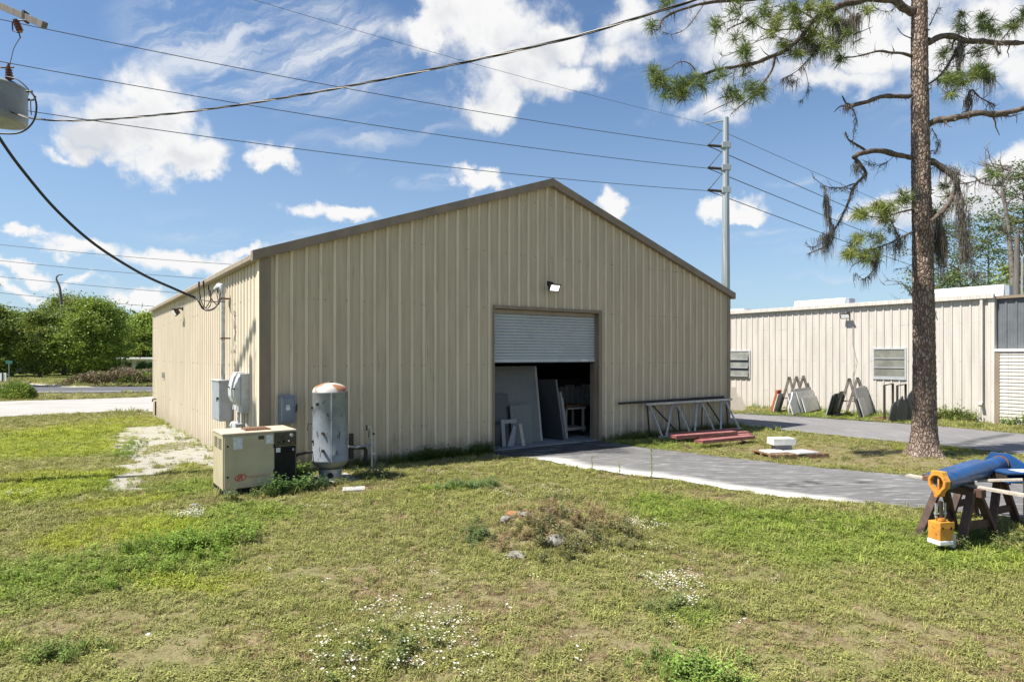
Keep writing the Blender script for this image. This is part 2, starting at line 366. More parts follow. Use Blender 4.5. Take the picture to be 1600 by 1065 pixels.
# door: jambs, header, curtain, bottom bar, guides
B((DX0-.012, -.04, -.02), (DX0+.03, .34, DZ), 'door_jamb', M['trim'], wh)
B((DX1-.03, -.04, -.02), (DX1+.085, .34, DZ+.03), 'door_jamb', M['trim'], wh)
B((DX0-.012, -.05, DZ-.02), (DX1+.085, -.036, DZ+.06), 'door_header_trim', M['trim'], wh)
B((DX0+.03, -.036, DZ-.02), (DX1-.03, .34, DZ), 'door_header', M['trim'], wh)
dr = thing('roll_up_door', None, None); dr.parent = wh; del_keys = [dr.pop(k) for k in list(dr.keys())]
cu = MB(); pr = []; z = CZ+.09
while z < DZ-.10:
    for a, d in ((0, -.018), (.008, .012), (.04, .026), (.064, .012), (.071, -.018)): pr.append((z+a, d))
    z += .078
for (z0, d0), (z1, d1) in zip(pr, pr[1:]): cu.add([(DX0+.06, .13-d0, z0), (DX1-.06, .13-d0, z0), (DX1-.06, .13-d1, z1), (DX0+.06, .13-d1, z1)], [(0, 1, 2, 3)])
cu.build('curtain', M['curtain'], dr, fixn=False)
B((DX0+.05, .10, CZ), (DX1-.05, .15, CZ+.09), 'bottom_bar', M['curtain'], dr, .006)
B((DX0+.05, .11, CZ-.025), (DX1-.05, .14, CZ), 'rubber_seal', M['black'], dr)
B((DX1-.55, .094, CZ+.02), (DX1-.35, .10, CZ+.055), 'lift_handle', M['white'], dr)
B((DX0+.04, .09, DZ-.13), (DX1-.04, .19, DZ-.03), 'hood', M['trim_lit'], dr)
for x in (DX0+.031, DX1-.071): B((x, .09, 0), (x+.04, .18, DZ-.03), 'guide_rail', M['trim'], dr)
# interior: floor, dim lining, frame
B((.05, .0, -.3), (WF-.05, WL-.05, .035), 'floor_slab', M['slabfloor'], wh)
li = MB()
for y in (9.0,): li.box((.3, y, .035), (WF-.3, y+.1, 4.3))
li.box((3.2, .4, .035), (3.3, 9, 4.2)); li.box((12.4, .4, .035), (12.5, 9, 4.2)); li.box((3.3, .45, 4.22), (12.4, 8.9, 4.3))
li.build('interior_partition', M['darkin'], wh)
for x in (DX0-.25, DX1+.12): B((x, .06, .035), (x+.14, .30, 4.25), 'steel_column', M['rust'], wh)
# ---------------------------------------------------------------- flood lights
def flood(name, label, loc, rz, w=.34, h=.20, lit=False):
    t = thing(name, label, 'flood light', loc, rz)
    b = MB(); T = Matrix.Rotation(R(28), 4, 'X')
    b.add([(-w/2, -.30, -h/2), (w/2, -.30, -h/2), (w/2, -.30, h/2), (-w/2, -.30, h/2), (-w*.32, -.15, -h*.32), (w*.32, -.15, -h*.32), (w*.32, -.15, h*.32), (-w*.32, -.15, h*.32)],
          [(0, 1, 2, 3), (4, 7, 6, 5), (0, 4, 5, 1), (1, 5, 6, 2), (2, 6, 7, 3), (3, 7, 4, 0)], T)
    b.build('housing', M['iron'], t, .004)
    MB().box((-w*.40, -.306, -h*.36), (w*.40, -.3005, h*.36), T).build('lens', M['lamplit'] if lit else M['lampface'], t)
    k = MB(); k.box((-w*.5, -.33, h*.5), (w*.5, -.30, h*.5+.012), T); k.build('visor', M['iron'], t)
    a = MB(); a.box((-.03, -.16, -.02), (.03, .0, .03)); a.box((-.06, -.035, -.06), (.06, .0, .06)); a.build('wall_bracket', M['iron'], t, .003)
    return t
def on_front(u, z, p=.033): return (*bw(u, -p), z)
def on_side(v, z, p=.033): return (*bw(-p, v), z)
flood('flood_light', 'black flood light with bright lens above the roll-up door', on_front(7.36, 4.35), TH, lit=True)
flood('flood_light', 'small grey wall lamp high on the sunlit side wall of the warehouse', on_side(10.2, 3.98), TH-R(90), .40, .26)
# ---------------------------------------------------------------- switch box on the front wall
t = thing('disconnect_switch', 'slate grey electrical disconnect box on the warehouse front beside the corner', 'switch box', on_front(.32, 1.03), TH)
B((0, -.13, 0), (.32, 0, .58), 'enclosure', M['bluebox'], t, .008)
B((.035, -.152, .05), (.285, -.13, .53), 'raised_door', M['bluebox'], t, .012)
B((.12, -.156, .28), (.20, -.1525, .35), 'nameplate', M['white'], t); B((.125, -.156, .36), (.195, -.1525, .385), 'nameplate', M['white'], t)
MB().tube([(.335, -.09, .25), (.345, -.13, .26), (.345, -.14, .40)], .012).build('lever_handle', M['iron'], t)
B((.32, -.11, .22), (.335, -.04, .36), 'handle_plate', M['iron'], t)
# ---------------------------------------------------------------- service mast + boxes on the side wall
def mast():
    t = thing('service_mast', 'galvanised electrical conduit mast with angled weatherhead on the sunlit side wall', 'conduit', on_side(2.83, 1.84), TH-R(90))
    MB().tube([(0, -.15, 0), (0, -.15, 2.06)], .048, 14).build('conduit', M['steel'], t, smooth='auto')
    w = MB(); w.tube([(0, -.15, 2.05), (0, -.15, 2.13), (-.03, -.17, 2.20), (-.12, -.21, 2.22), (-.24, -.27, 2.17)], [.055, .075, .095, .095, .06], 14)
    w.build('weatherhead', M['meter'], t, smooth='auto')
    for z in (.98, 1.92): s = MB(); s.box((-.075, -.21, z), (.075, -.197, z+.03)); s.box((.05, -.2, z), (.065, 0, z+.03)); s.box((-.065, -.2, z), (-.05, 0, z+.03)); s.build('pipe_clamp', M['rust'], t)
    return t
mast()
t = thing('current_transformer_cabinet', 'tall grey steel cabinet under the conduit mast on the side wall', 'electrical cabinet', on_side(3.40, .90), TH-R(90))
B((0, -.29, 0), (.92, 0, .95), 'enclosure', M['greybox'], t, .006)
B((.02, -.302, .02), (.90, -.2905, .93), 'door', M['greybox'], t, .004)
B((-.01, -.32, .93), (.93, 0, .955), 'drip_lid', M['meter'], t)
k = MB(); k.box((.80, -.33, .50), (.86, -.302, .56)); k.tube([(.83, -.335, .46), (.83, -.335, .56)], .012); k.build('latch', M['iron'], t)
B((-.04, -.12, .35), (-.001, -.02, .5), 'side_bracket', M['steel'], t)
def meter(v, label, z0, lbl):
    t = thing('meter_socket', label, 'electric meter', on_side(v, z0), TH-R(90), lbl)
    B((0, -.16, 0), (.42, 0, .84), 'enclosure', M['meter'], t, .01)
    d = MB(); d.prism([(.04, .20), (.38, .20), (.38, .80), (.04, .80)], .001)
    d = MB()
    for i in range(7):                       # curved cover bulging towards the lower half
        pass
    prof = [(-.16, .14), (-.21, .20), (-.255, .32), (-.26, .48), (-.235, .62), (-.20, .74), (-.16, .80)]
    vs = [(.05, y, z) for y, z in prof]+[(.37, y, z) for y, z in prof]; n = len(prof)
    d.add(vs, [(i, i+1, n+i+1, n+i) for i in range(n-1)]+[tuple(range(n))[::-1], tuple(range(n, 2*n))]+[(n-1, 0, n, 2*n-1)])
    d.build('curved_cover', M['meter'], t, .004)
    MB().tube([(.21, -.262, .52), (.21, -.275, .50)], .03, 12).build('meter_dial', M['black'], t)
    MB().tube([(.21, -.07, -.28), (.21, -.07, 0)], .03, 10).build('nipple', M['meter'], t)
    return t
meter(1.78, 'light grey meter box with bulging cover next to the tall grey cabinet', 1.22, 'meter boxes on the side wall')
meter(1.28, 'light grey meter box with bulging cover nearest the warehouse corner', 1.20, 'meter boxes on the side wall')
t = thing('junction_box', 'small light grey junction box below the two meter boxes', 'junction box', on_side(1.80, .70), TH-R(90))
B((0, -.17, 0), (.46, 0, .24), 'enclosure', M['meter'], t, .012)
k = MB(); k.tube([(-.12, -.10, .16), (.0, -.10, .16)], .09, 14); k.build('round_hub', M['meter'], t, smooth='auto')
MB().tube([(.5, -.05, .9-.2), (.52, -.05, .3), (.56, -.05, -.3)], .018).build('flexible_conduit', M['iron'], t)
t = thing('hose_bib', 'small dark tap low at the far end of the sunlit side wall', 'tap', on_side(17.9, .55), TH-R(90))
MB().tube([(0, 0, 0), (0, -.12, 0), (0, -.14, -.1)], .03).build('spout', M['iron'], t); MB().tube([(0, -.02, -.1), (0, -.02, -.7)], .03).build('pipe', M['iron'], t)
t = thing('wall_outlet', 'small grey outlet box on the far half of the sunlit side wall', 'outlet box', on_side(15.3, 1.55), TH-R(90))
B((0, -.06, 0), (.13, 0, .22), 'box', M['steel'], t, .005); B((.015, -.07, .02), (.115, -.06, .2), 'cover', M['greybox'], t)

# ================================================================== COMPRESSOR
cp = thing('air_compressor', 'beige and black air compressor cabinet standing on the grass by the warehouse corner', 'air compressor', (-4.97, 11.05, 0), TH)
B((0, 0, .11), (1.24, .86, 1.05), 'cabinet', M['beige'], cp, .008)
B((-.012, -.014, 1.05), (1.252, .872, 1.082), 'lid', M['beigetop'], cp, .008)
B((.022, -.022, .125), (.845, -.001, 1.03), 'front_door', M['beige'], cp, .006)
B((.862, -.020, .80), (1.232, -.001, 1.045), 'control_panel', M['darkpanel'], cp, .005)
B((.862, -.014, .06), (1.232, -.001, .79), 'grille_panel', M['black'], cp, .005)
g = MB()
for i in range(22): g.box((.90, -.020, .12+i*.028), (1.20, -.0145, .130+i*.028))
g.build('grille_slats', M['black'], cp)
B((1.2405, .02, .06), (1.256, .84, 1.04), 'end_panel', M['black'], cp, .004)
B((0, .02, .02), (1.24, .84, .11), 'base_skid', M['black'], cp)
for x, y in ((.02, 0), (.02, .66), (1.02, 0), (1.02, .66)): B((x, y, -.06), (x+.2, y+.2, .02 if x > 1 else .109), 'foot_block', M['concrete'], cp, .01)
g = MB()
for c in range(2):
    for i in range(6): g.box((-.006, .10+c*.36, .80+i*.032), (-.0005, .36+c*.36, .815+i*.032))
g.build('vent_louvres', M['darkpanel'], cp)
g = MB(); g.box((.42, .22, 1.083), (.86, .62, 1.10))
for i in range(9): g.box((.43+i*.047, .23, 1.101), (.45+i*.047, .61, 1.112))
g.build('roof_grille', M['rust'], cp, .002)
for x, z, w, h in ((.165, .80, .15, .20), (.71, .86, .12, .15)): B((x, -.0255, z), (x+w, -.0225, z+h), 'sticker', M['paper'], cp)
B((.58, -.027, .945), (.68, -.0225, 1.01), 'door_latch', M['darkpanel'], cp)
for z in (.86, .33): MB().tube([(.075, -.0225, z), (.075, -.032, z)], .017, 12).build('quarter_turn_lock', M['black'], cp)
for z in (.33, .78): B((.838, -.034, z), (.862, -.0225, z+.06), 'hinge', M['black'], cp)
for x, z, r, mm in ((1.00, .975, .035, 'iron'), (1.155, .985, .030, 'meter'), (1.105, .885, .016, 'white'), (1.175, .845, .028, 'rust'), (.93, .87, .014, 'black'), (1.02, .88, .018, 'black')):
    MB().tube([(x, -.0205, z), (x, -.042, z)], r, 16).build('gauge' if r > .02 else 'push_button', M[mm], cp)
B((.885, -.0215, .69), (.96, -.0205, .77), 'warning_sticker', M['paper'], cp); B((1.17, -.0215, .70), (1.205, -.0205, .745), 'warning_sticker', M['greybox'], cp)
# emblem: red oval ring with two slanted letters, and the maker's lettering beside it
rg = MB(); n = 40
for j in range(n):
    a0, a1 = 2*math.pi*j/n, 2*math.pi*(j+1)/n; q = []
    for a, rr in ((a0, 1), (a1, 1), (a1, .80), (a0, .80)): q.append((.285+rr*.098*math.cos(a)+.012*math.sin(a), -.0245, .305+rr*.062*math.sin(a)))
    rg.add(q, [(0, 1, 2, 3)])
rg.build('emblem_ring', M['red'], cp)
text_mesh('IR', .115, M['red'], 'emblem_letters', cp, (.218, -.0225, .266), (R(90), 0, 0), .32, .004)
text_mesh('Ingersoll-Rand', .066, M['palered'], 'lettering', cp, (.395, -.0225, .288), (R(90), 0, 0), .0, .0005)

# ================================================================== AIR RECEIVER TANK
TX, TY = -3.545, 12.55
tk = thing('air_receiver_tank', 'upright pale grey pressure tank with a rusty orange dome beside the compressor', 'tank', (TX, TY, 0), 0)
r = .335
dome = [(r*math.cos(a), 1.73+.17*math.sin(a)) for a in [R(x) for x in (0, 12, 25, 40, 55, 70, 83)]]
bot = [(r*math.cos(a), .39-.17*math.sin(a)) for a in [R(x) for x in (75, 60, 45, 30, 15)]]
MB().lathe(bot+[(r, .39), (r+.004, .395), (r+.004, .42), (r, .425), (r, 1.70), (r+.004, 1.705), (r+.004, 1.725)]+dome, 48).build('shell', M['tank'], tk, smooth='auto')
MB().lathe([(.225, .0), (.205, .06), (.235, .24)], 40).build('skirt', M['steel'], tk, smooth='auto')
MB().tube([(.06, -.226, .12), (.06, -.205, .125)], .058, 18).build('skirt_hole', M['black'], tk)
MB().tube([(.0, 0, 1.88), (.0, 0, 1.925)], .04, 12).build('top_plug', M['rust'], tk, smooth='auto')
for an, z in ((-118, 1.50), (-152, 1.43), (-97, .95), (-97, .62), (-145, .78)):
    a = R(an); c = math.cos(a); s_ = math.sin(a)
    MB().tube([(c*(r-.01), s_*(r-.01), z), (c*(r+.035), s_*(r+.035), z)], .028, 10).build('port_plug', M['iron'], tk)
a = R(-160); MB().tube([(math.cos(a)*r, math.sin(a)*r, 1.10), (math.cos(a)*(r+.08), math.sin(a)*(r+.08), 1.13), (math.cos(a)*(r+.09), math.sin(a)*(r+.07)-.02, .98)], .009).build('gauge_line', M['iron'], tk)
B((.10, -r-.005, .40), (.13, -r+.02, 1.71), 'weld_seam', M['tank'], tk)
tag(B((-.52, -.42, -.06), (.48, .45, .035), 'concrete_pad', M['concrete'], None, .02, loc=(TX, TY, 0), rz=TH), 'rough concrete pad beneath the pressure tank', 'concrete pad')
# hose from compressor to tank, drain valve
ho = MB(); hp = [Vector((*bw(.22, -1.25), .46)), Vector((*bw(.36, -1.30), .56)), Vector((*bw(.55, -1.25), .575)), Vector((TX-.30, TY-.17, .58))]
ho.tube(hp, .028, 10); tag(ho.build('air_hose', M['iron'], smooth='auto'), 'short dark pipe joining the compressor to the pressure tank', 'pipe')
dv = thing('drain_valve', 'black drain valves and pipes lying at the foot of the pressure tank', 'valve', (TX-.40, TY-.40, 0))
k = MB(); k.tube([(-.16, -.06, .07), (.24, .10, .10)], .035, 10); k.tube([(-.16, -.12, .07), (-.16, .0, .07)], .055, 12); k.build('pipe_body', M['iron'], dv)
k = MB(); k.tube([(.05, .0, .09), (.09, -.03, .19)], .03, 10); k.tube([(.04, -.07, .17), (.14, .02, .21)], .035, 10); k.build('valve_handle', M['iron'], dv)
MB().tube([(-.16, -.125, .07), (-.16, -.135, .07)], .025, 12).build('valve_cap', M['white'], dv)
# pipework between tank and wall
def pf(px, py, z0=None, u=None, v=-.30):   # point on the vertical plane v=const through a surveyed pixel
    r_ = (px-CX)/F; bx = C0[0]-v*UY; by = C0[1]+v*UX
    uu = (r_*by-bx)/(UX-r_*UY); X, Y = bx+uu*UX, by+uu*UY
    return Vector((X, Y, H-(py-CY)/F*Y))
t = thing('water_riser', 'thin white pvc riser pipe with a tap at its top beside the pressure tank', 'pipe', pf(581, 731, v=-.45))
o0 = t.location
def L(p): return Vector(p)-o0
MB().tube([L(pf(581, 733, v=-.45)), L(pf(580.5, 672, v=-.45)), L(pf(579, 667, v=-.45)), L(pf(573, 667, v=-.47))], .019, 10).build('riser_pipe', M['pvc'], t, smooth='auto')
k = MB(); k.tube([L(pf(583.5, 676, v=-.45)), L(pf(583.5, 679, v=-.45))], .028, 10); k.build('union', M['iron'], t); k = MB(); k.tube([L(pf(573, 664, v=-.47)), L(pf(573, 672, v=-.5))], .018, 8); k.tube([L(pf(576.5, 672, v=-.49)), L(pf(576, 683, v=-.5))], .008, 6); k.build('tap', M['iron'], t)
k = MB(); k.tube([L(pf(580, 709, v=-.48)), L(pf(587, 709, v=-.50))], .02, 8); k.build('coupling', M['pvc'], t); k = MB(); k.tube([L(pf(579.5, 694, v=-.45)), L(pf(582.5, 694, v=-.45))], .026, 8); k.build('coupling', M['pvc'], t)
tag(MB().tube([pf(581, 694, v=-.45), pf(568, 696.5, v=-.55), pf(556, 699, v=-.72), pf(544, 697, v=-.95)], .021, 10).build('supply_hose', M['bluebox'], smooth='auto'), 'blue grey water hose running from the tank to the white riser', 'hose')
tag(MB().tube([pf(549, 677, v=-.2), pf(548.5, 716, v=-.2)], [.05, .055], 10).build('pipe_stub', M['iron']), 'black vertical pipe standing behind the right side of the tank', 'pipe')
tag(MB().tube([pf(550, 699, v=-.25), pf(569.5, 699, v=-.25), pf(571.5, 702, v=-.25), pf(572, 728, v=-.25)], .038, 10).build('bent_pipe', M['iron']), 'black pipe bent down into the ground next to the white riser', 'pipe')
a, b = G(583, 734), G(602, 741)
tag(MB().tube([(*a, .03), (*b, .02)], .018, 8).build('fallen_pipe', M['pvc']), 'short white pipe lying in the grass to the right of the riser', 'pipe')
# ================================================================== things in the doorway (each stands on the floor slab)
def lw(u, v, z=.035): return (*bw(u, v), z)
def slab(name, label, u, v, w, h, th, lean, mt, rz=0., group=None, poly=None, edge=None):
    """stone slab standing on its lower edge, leaning back by `lean` degrees"""
    mb = MB(); T = Matrix.Rotation(R(-lean), 4, 'X')
    mb.prism(poly or [(0, 0), (w, 0), (w, h), (0, h)], th, T)
    o = mb.build(name, M[mt], None, .003, loc=lw(u, v), rz=TH+rz); return tag(o, label, 'stone slab', group)
sg = 'stone slabs leaning inside the doorway'
slab('stone_slab', 'largest grey slab, leaning inside the doorway with its top near the door bottom', 5.15, .92, 2.55, 2.12, .03, 9, 'greystone2', R(-4), sg)
slab('stone_slab', 'tall slab directly behind the largest one, only its pale edge showing', 5.35, 1.00, 2.48, 2.12, .03, 9, 'lightstone', R(-4), sg)
slab('stone_slab', 'dark slab at the far left of the doorway in front of the largest slab', 5.66, .60, 1.02, 1.38, .03, 10, 'darkstone', R(3), sg)
slab('stone_slab', 'small grey slab with a bright edge leaning on the largest slab', 6.62, .60, .66, 1.05, .03, 8, 'greystone2', R(-6), sg)
fr = thing('sink_cutout_frame', 'pale notched stone offcut standing in front of the dark slab', 'stone offcut', lw(6.18, .42), TH-R(8))
T = Matrix.Rotation(R(-8), 4, 'X'); k = MB(); k.prism([(0, 0), (.10, 0), (.10, .60), (.46, .60), (.46, .70), (0, .70)], .03, T); k.prism([(.14, 0), (.34, .0), (.44, .5), (.36, .55)], .03, T); k.build('offcut', M['greystone'], fr)
tag(MB().bar((0, 0, .0), (.06, .25, .55), .09, .025).build('wood_scrap', M['plank'], None, loc=lw(6.72, .22), rz=TH), 'short upright wood scrap leaning on the small grey slab', 'wood scrap')
for i, (u, h, w, mt, lb) in enumerate([(8.02, 1.74, 1.5, 'darkstone', 'dark slab seen edge on, tallest of the fan right of the largest slab'), (8.09, 1.74, 1.4, 'greystone', 'pale slab second from the left in the fan of edge-on slabs'),
        (8.24, 1.38, 1.3, 'lightstone', 'middle height pale slab in the fan of edge-on slabs'), (8.33, 1.22, 1.3, 'lightstone', 'lowest slab at the right end of the fan of edge-on slabs')]):
    mb = MB(); T = Matrix.Rotation(R(-11), 4, 'Y'); mb.box((0, 0, 0), (.035, w, h), T)
    tag(mb.build('stone_slab', M[mt], None, .003, loc=lw(u+.28, .50+.06*i), rz=TH+R(10)), lb, 'stone slab', sg)
rk = thing('sample_rack', 'low dark rack holding a row of upright pale tiles at the back of the doorway', 'rack', lw(8.6, 3.0), TH)
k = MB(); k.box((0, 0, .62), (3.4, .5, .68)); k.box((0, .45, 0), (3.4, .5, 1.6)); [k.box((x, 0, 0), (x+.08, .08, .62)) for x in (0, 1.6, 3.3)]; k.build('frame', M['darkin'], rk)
for i in range(12): B((.25+i*.24, .05, .68), (.36+i*.24, .40, 1.30+.05*(i % 3)), 'sample_tile', M['whitestone'], rk)
ct = thing('stone_cart', 'slab cart with wooden top and large curved wheel guard inside the door on the right', 'cart', lw(8.66, 1.02), TH)
B((0, 0, .80), (.95, .6, .84), 'top', M['lightstone'], ct); B((.25, .05, .84), (.95, .55, .92), 'cushion', M['rust'], ct)
k = MB(); [k.box((x, y, .12), (x+.06, y+.06, .80)) for x in (.18, .85) for y in (.02, .5)]; k.box((.1, 0, .18), (.95, .56, .26)); k.build('frame', M['tanstone'], ct)
wl = MB(); pts = [(.18-.24*math.sin(a)*1.0, -.04, .45+.38*math.cos(a)) for a in [R(x) for x in range(0, 181, 15)]]; wl.tube(pts, .028, 8); wl.tube([(-.12, -.03, .98), (.02, -.03, .93), (.04, -.03, .82)], .018, 8); wl.build('curved_guard', M['rust'], ct, smooth=True)
for x in (.3, .8): MB().tube([(x, -.03, .06), (x, .03, .06)], .06, 14).build('wheel', M['black'], ct)
# ================================================================== TRUSSES, STEEL, PALLET
def uvz(px, py, z=0.):     # ground pixel -> building frame
    x, y = G(px, py); return uv(x, y)
tr = thing('galvanised_truss', 'grey galvanised steel truss with slanting web bars leaning on the warehouse wall', 'truss', (*bw(10.85, -.70), 0), TH)
TL = 4.05
top = lambda x: Vector((x, .48, .98)); bot_ = lambda x: Vector((x, .05, .04))
MB().bar(top(0), top(TL), .12, .07).build('top_chord', M['steel'], tr, .004)
MB().bar(bot_(0.1), bot_(TL), .07, .06).build('bottom_chord', M['steel'], tr, .004)
for a, b in ((.15, .25), (1.2, .42), (1.35, 1.50), (2.35, 1.70), (2.5, 2.65), (3.55, 2.95), (3.72, 3.90)):
    MB().bar(top(a), bot_(b), .05, .05).build('web_bar', M['steel'], tr)
tb = thing('galvanised_truss', 'thin darker truss standing behind the front one against the wall', 'truss', (*bw(10.95, -.30), 0), TH)
MB().bar((0, .16, 1.0), (3.9, .16, 1.0), .06, .05).build('top_chord', M['iron'], tb)
MB().bar((0, .05, .05), (3.9, .05, .05), .06, .05).build('bottom_chord', M['iron'], tb)
for a, b in ((.05, .05), (.2, 1.3), (1.4, 1.4), (2.75, 3.55), (2.6, 2.4), (3.8, 3.75)): MB().bar((a, .16, 1.), (b, .05, .05), .035, .035).build('web_bar', M['iron'], tb)
tag(MB().tube([(0, 0, 0), (4.75, .0, .02)], .035, 10).build('black_pipe', M['iron'], None, loc=(*bw(9.85, -.14), 1.045), rz=TH), 'long black pipe laid along the top of the leaning trusses', 'pipe')
def channel(a, b, w, h, name, label, z, grp, mt='redbeam'):
    (ax, ay), (bx, by) = a, b; L_ = math.hypot(bx-ax, by-ay); an = math.atan2(by-ay, bx-ax)
    mb = MB(); P = [(-w/2, 0), (w/2, 0), (w/2, h), (w/2-.02, h), (w/2-.02, .02), (-w/2+.02, .02), (-w/2+.02, h), (-w/2, h)]
    P = [(x, h-z_) for x, z_ in P][::-1]
    mb.prism(P, L_, Matrix.Rotation(R(-90), 4, 'Z'))
    mb.box((0.01, -w/2+.021, h*.25), (L_-.01, w/2-.021, h-.022))
    return tag(mb.build(name, M[mt], None, .004, loc=(ax, ay, z), rz=an), label, 'steel beam', grp)
g_ = 'red primed steel beams stacked by the trusses'
channel(G(1040, 683), G(1150, 674.5), .19, .10, 'steel_beam', 'lower red beam at the back of the stack, mostly covered', .02, g_)
channel(G(1090, 690), G(1172, 683), .20, .10, 'steel_beam', 'dull red beam at the front edge of the stack, on the grass', .02, g_)
channel(G(1068, 687), G(1168, 679.5), .19, .10, 'steel_beam', 'red beam in the middle of the bottom layer of the stack', .02, g_)
channel(G(1052, 692.5), G(1148, 685), .24, .10, 'steel_beam', 'pink beam on top of the stack nearest the warehouse wall', .125, g_)
channel(G(1092, 700), G(1174, 691.5), .26, .09, 'steel_beam', 'pale pink beam on top of the stack nearest the camera', .125, g_)
for k_, (a, b) in enumerate((((1062, 692), (1078, 702)), ((1150, 684), (1166, 694)))):
    a = G(*a); b = G(*b); tag(MB().bar((*a, .02), (*b, .02), .09, .07).build('timber_skid', M['sawwood']), ('dark timber skid under the left end of the red beams', 'dark timber skid under the right end of the red beams')[k_], 'timber')
# pallet with marble offcuts
px_, py_ = G(1235, 712)
pl = thing('wooden_pallet', 'low brown pallet on the grass carrying white stone pieces', 'pallet', (px_, py_, 0), R(8))
k = MB(); [k.box((-.76+i*.17, -.42, .085), (-.63+i*.17, .42, .105)) for i in range(9)]; k.build('deck_boards', M['pallet'], pl)
k = MB(); [k.box((-.76, y, .0), (.73, y+.09, .085)) for y in (-.42, -.04, .33)]; k.build('stringer', M['pallet'], pl)
def piece(name, label, x, y, z, w, d, h, rz, mt, grp='marble pieces on the pallet'):
    mb = MB(); j = lambda: random.uniform(-.02, .02)
    b = [(-w/2+j(), -d/2+j()), (w/2+j(), -d/2+j()), (w/2+j(), d/2+j()), (-w/2+j(), d/2+j())]
    mb.add([(*p, 0) for p in b]+[(p[0]*.97, p[1]*.97, h) for p in b], [(0, 3, 2, 1), (4, 5, 6, 7), (0, 1, 5, 4), (1, 2, 6, 5), (2, 3, 7, 6), (3, 0, 4, 7)])
    return tag(mb.build(name, M[mt], None, .006, loc=(x, y, z), rz=rz), label, 'stone piece', grp)
piece('stone_offcut', 'small flat white marble tile at the left end of the pallet', px_-.42, py_-.02, .107, .48, .42, .03, R(12), 'whitestone')
piece('stone_offcut', 'larger flat grey white tile in the middle of the pallet', px_+.22, py_-.10, .107, .62, .52, .03, R(20), 'lightstone')
piece('stone_offcut', 'narrow dark stone block propping up the white block on the pallet', px_-.08, py_+.34, .107, .42, .26, .13, R(6), 'greystone')
piece('stone_block', 'thick white marble block balanced on top of the pallet stack', px_-.08, py_+.33, .24, .58, .40, .16, R(4), 'whitestone')
# ================================================================== SAWHORSES AND CRANE TUBE
def sawhorse(a, b, hz, label, mt='sawwood', spread=.34):
    """a,b: ends of the top rail on the ground plan"""
    a = Vector((*a, 0)); b = Vector((*b, 0)); d = (b-a).normalized(); n = Vector((-d.y, d.x, 0)); Z = Vector((0, 0, 1))
    t = thing('sawhorse', label, 'sawhorse', (a+b)/2); o = t.location.copy()
    MB().bar(a+Z*(hz-.05)-o, b+Z*(hz-.05)-o, .10, .10).build('top_rail', M[mt], t, .004)
    for e, s in ((a, 1), (b, -1)):
        for w in (-1, 1):
            MB().bar(e+d*s*.12+Z*(hz-.03)+n*w*.05-o, e+d*s*.05+n*w*spread-o-Z*.05, .05, .10, up=tuple(d)).build('leg', M[mt], t, .004)
        MB().bar(e+d*s*.085+n*spread*.62+Z*.24-o, e+d*s*.085-n*spread*.62+Z*.24-o, .035, .10).build('cross_brace', M[mt], t, .003)
    return t
s1a, s1b = (5.80, 8.86), (6.06, 8.26)
sawhorse(s1a, s1b, .70, 'brown sawhorse under the yellow ringed end of the blue tube', spread=.40)
sawhorse((6.72, 9.68), (7.02, 9.08), .70, 'brown sawhorse under the far end of the blue tube', spread=.36)
P0, P1 = Vector((5.36, 8.02, .845)), Vector((7.14, 9.42, .845)); dv_ = (P1-P0).normalized(); sd = Vector((dv_.y, -dv_.x, 0))
cr = thing('crane_column', 'blue steel crane tube with rusty end and side plates lying across two sawhorses', 'crane tube', (P0.x, P0.y, 0), math.atan2(dv_.y, dv_.x))
LT = (P1-P0).length; rt = .106
MB().tube([(0.0, 0, .845), (LT, 0, .845)], rt, 36).build('tube', M['bluepaint'], cr, smooth='auto')
MB().tube([(LT-.02, 0, .845), (LT+.03, 0, .845)], rt+.012, 36).build('rusty_collar', M['rust'], cr, smooth='auto')
k = MB(); k.box((.14, .10, .87), (2.1, .27, .895)); k.box((.30, .18, .76), (2.1, .20, .87)); k.build('side_beam', M['bluepaint'], cr, .003)
k = MB(); k.add([(LT+.03, -.55, .70), (LT+.03, .30, .70), (LT+.03, .12, 1.0), (LT+.03, -.10, 1.0), (LT+.06, -.55, .70), (LT+.06, .30, .70), (LT+.06, .12, 1.0), (LT+.06, -.10, 1.0)],
      [(0, 1, 2, 3), (7, 6, 5, 4), (0, 4, 5, 1), (1, 5, 6, 2), (2, 6, 7, 3), (3, 7, 4, 0)]); k.build('end_gusset', M['bluepaint'], cr, .003)
B((.0, .10, .84), (.13, .22, .90), 'rusty_bracket', M['rust'], cr, .006)
# second crane part: box channel going out to the right, with a white label
jb = thing('crane_jib', 'blue rectangular jib section with a white sticker lying right of the blue tube', 'crane jib', (6.72, 8.70, .0), R(4))
k = MB(); k.box((0, 0, .815), (1.3, .34, .84)); k.box((0, 0, .70), (1.3, .34, .715)); k.box((0, .31, .715), (1.3, .34, .815)); k.box((.3, .0, .715), (1.3, .02, .815)); k.build('channel', M['bluepaint'], jb, .003)
B((.22, .04, .8405), (.62, .26, .843), 'label', M['paper'], jb)
B((.01, .05, .717), (.03, .30, .813), 'dark_opening', M['iron'], jb)
ch = MB(); cx, cy = 6.90, 8.66
for i in range(9):
    z = .70-i*.052; pts = [(math.cos(a)*.016, 0, z+math.sin(a)*.034) for a in [R(q) for q in range(0, 361, 45)]]
    if i % 2: pts = [(0, p[0], p[2]) for p in pts]
    ch.tube(pts, .0055, 5, False)
tag(ch.build('hanging_chain', M['iron'], None, loc=(cx, cy, 0)), 'short dark chain hanging from the blue jib', 'chain')
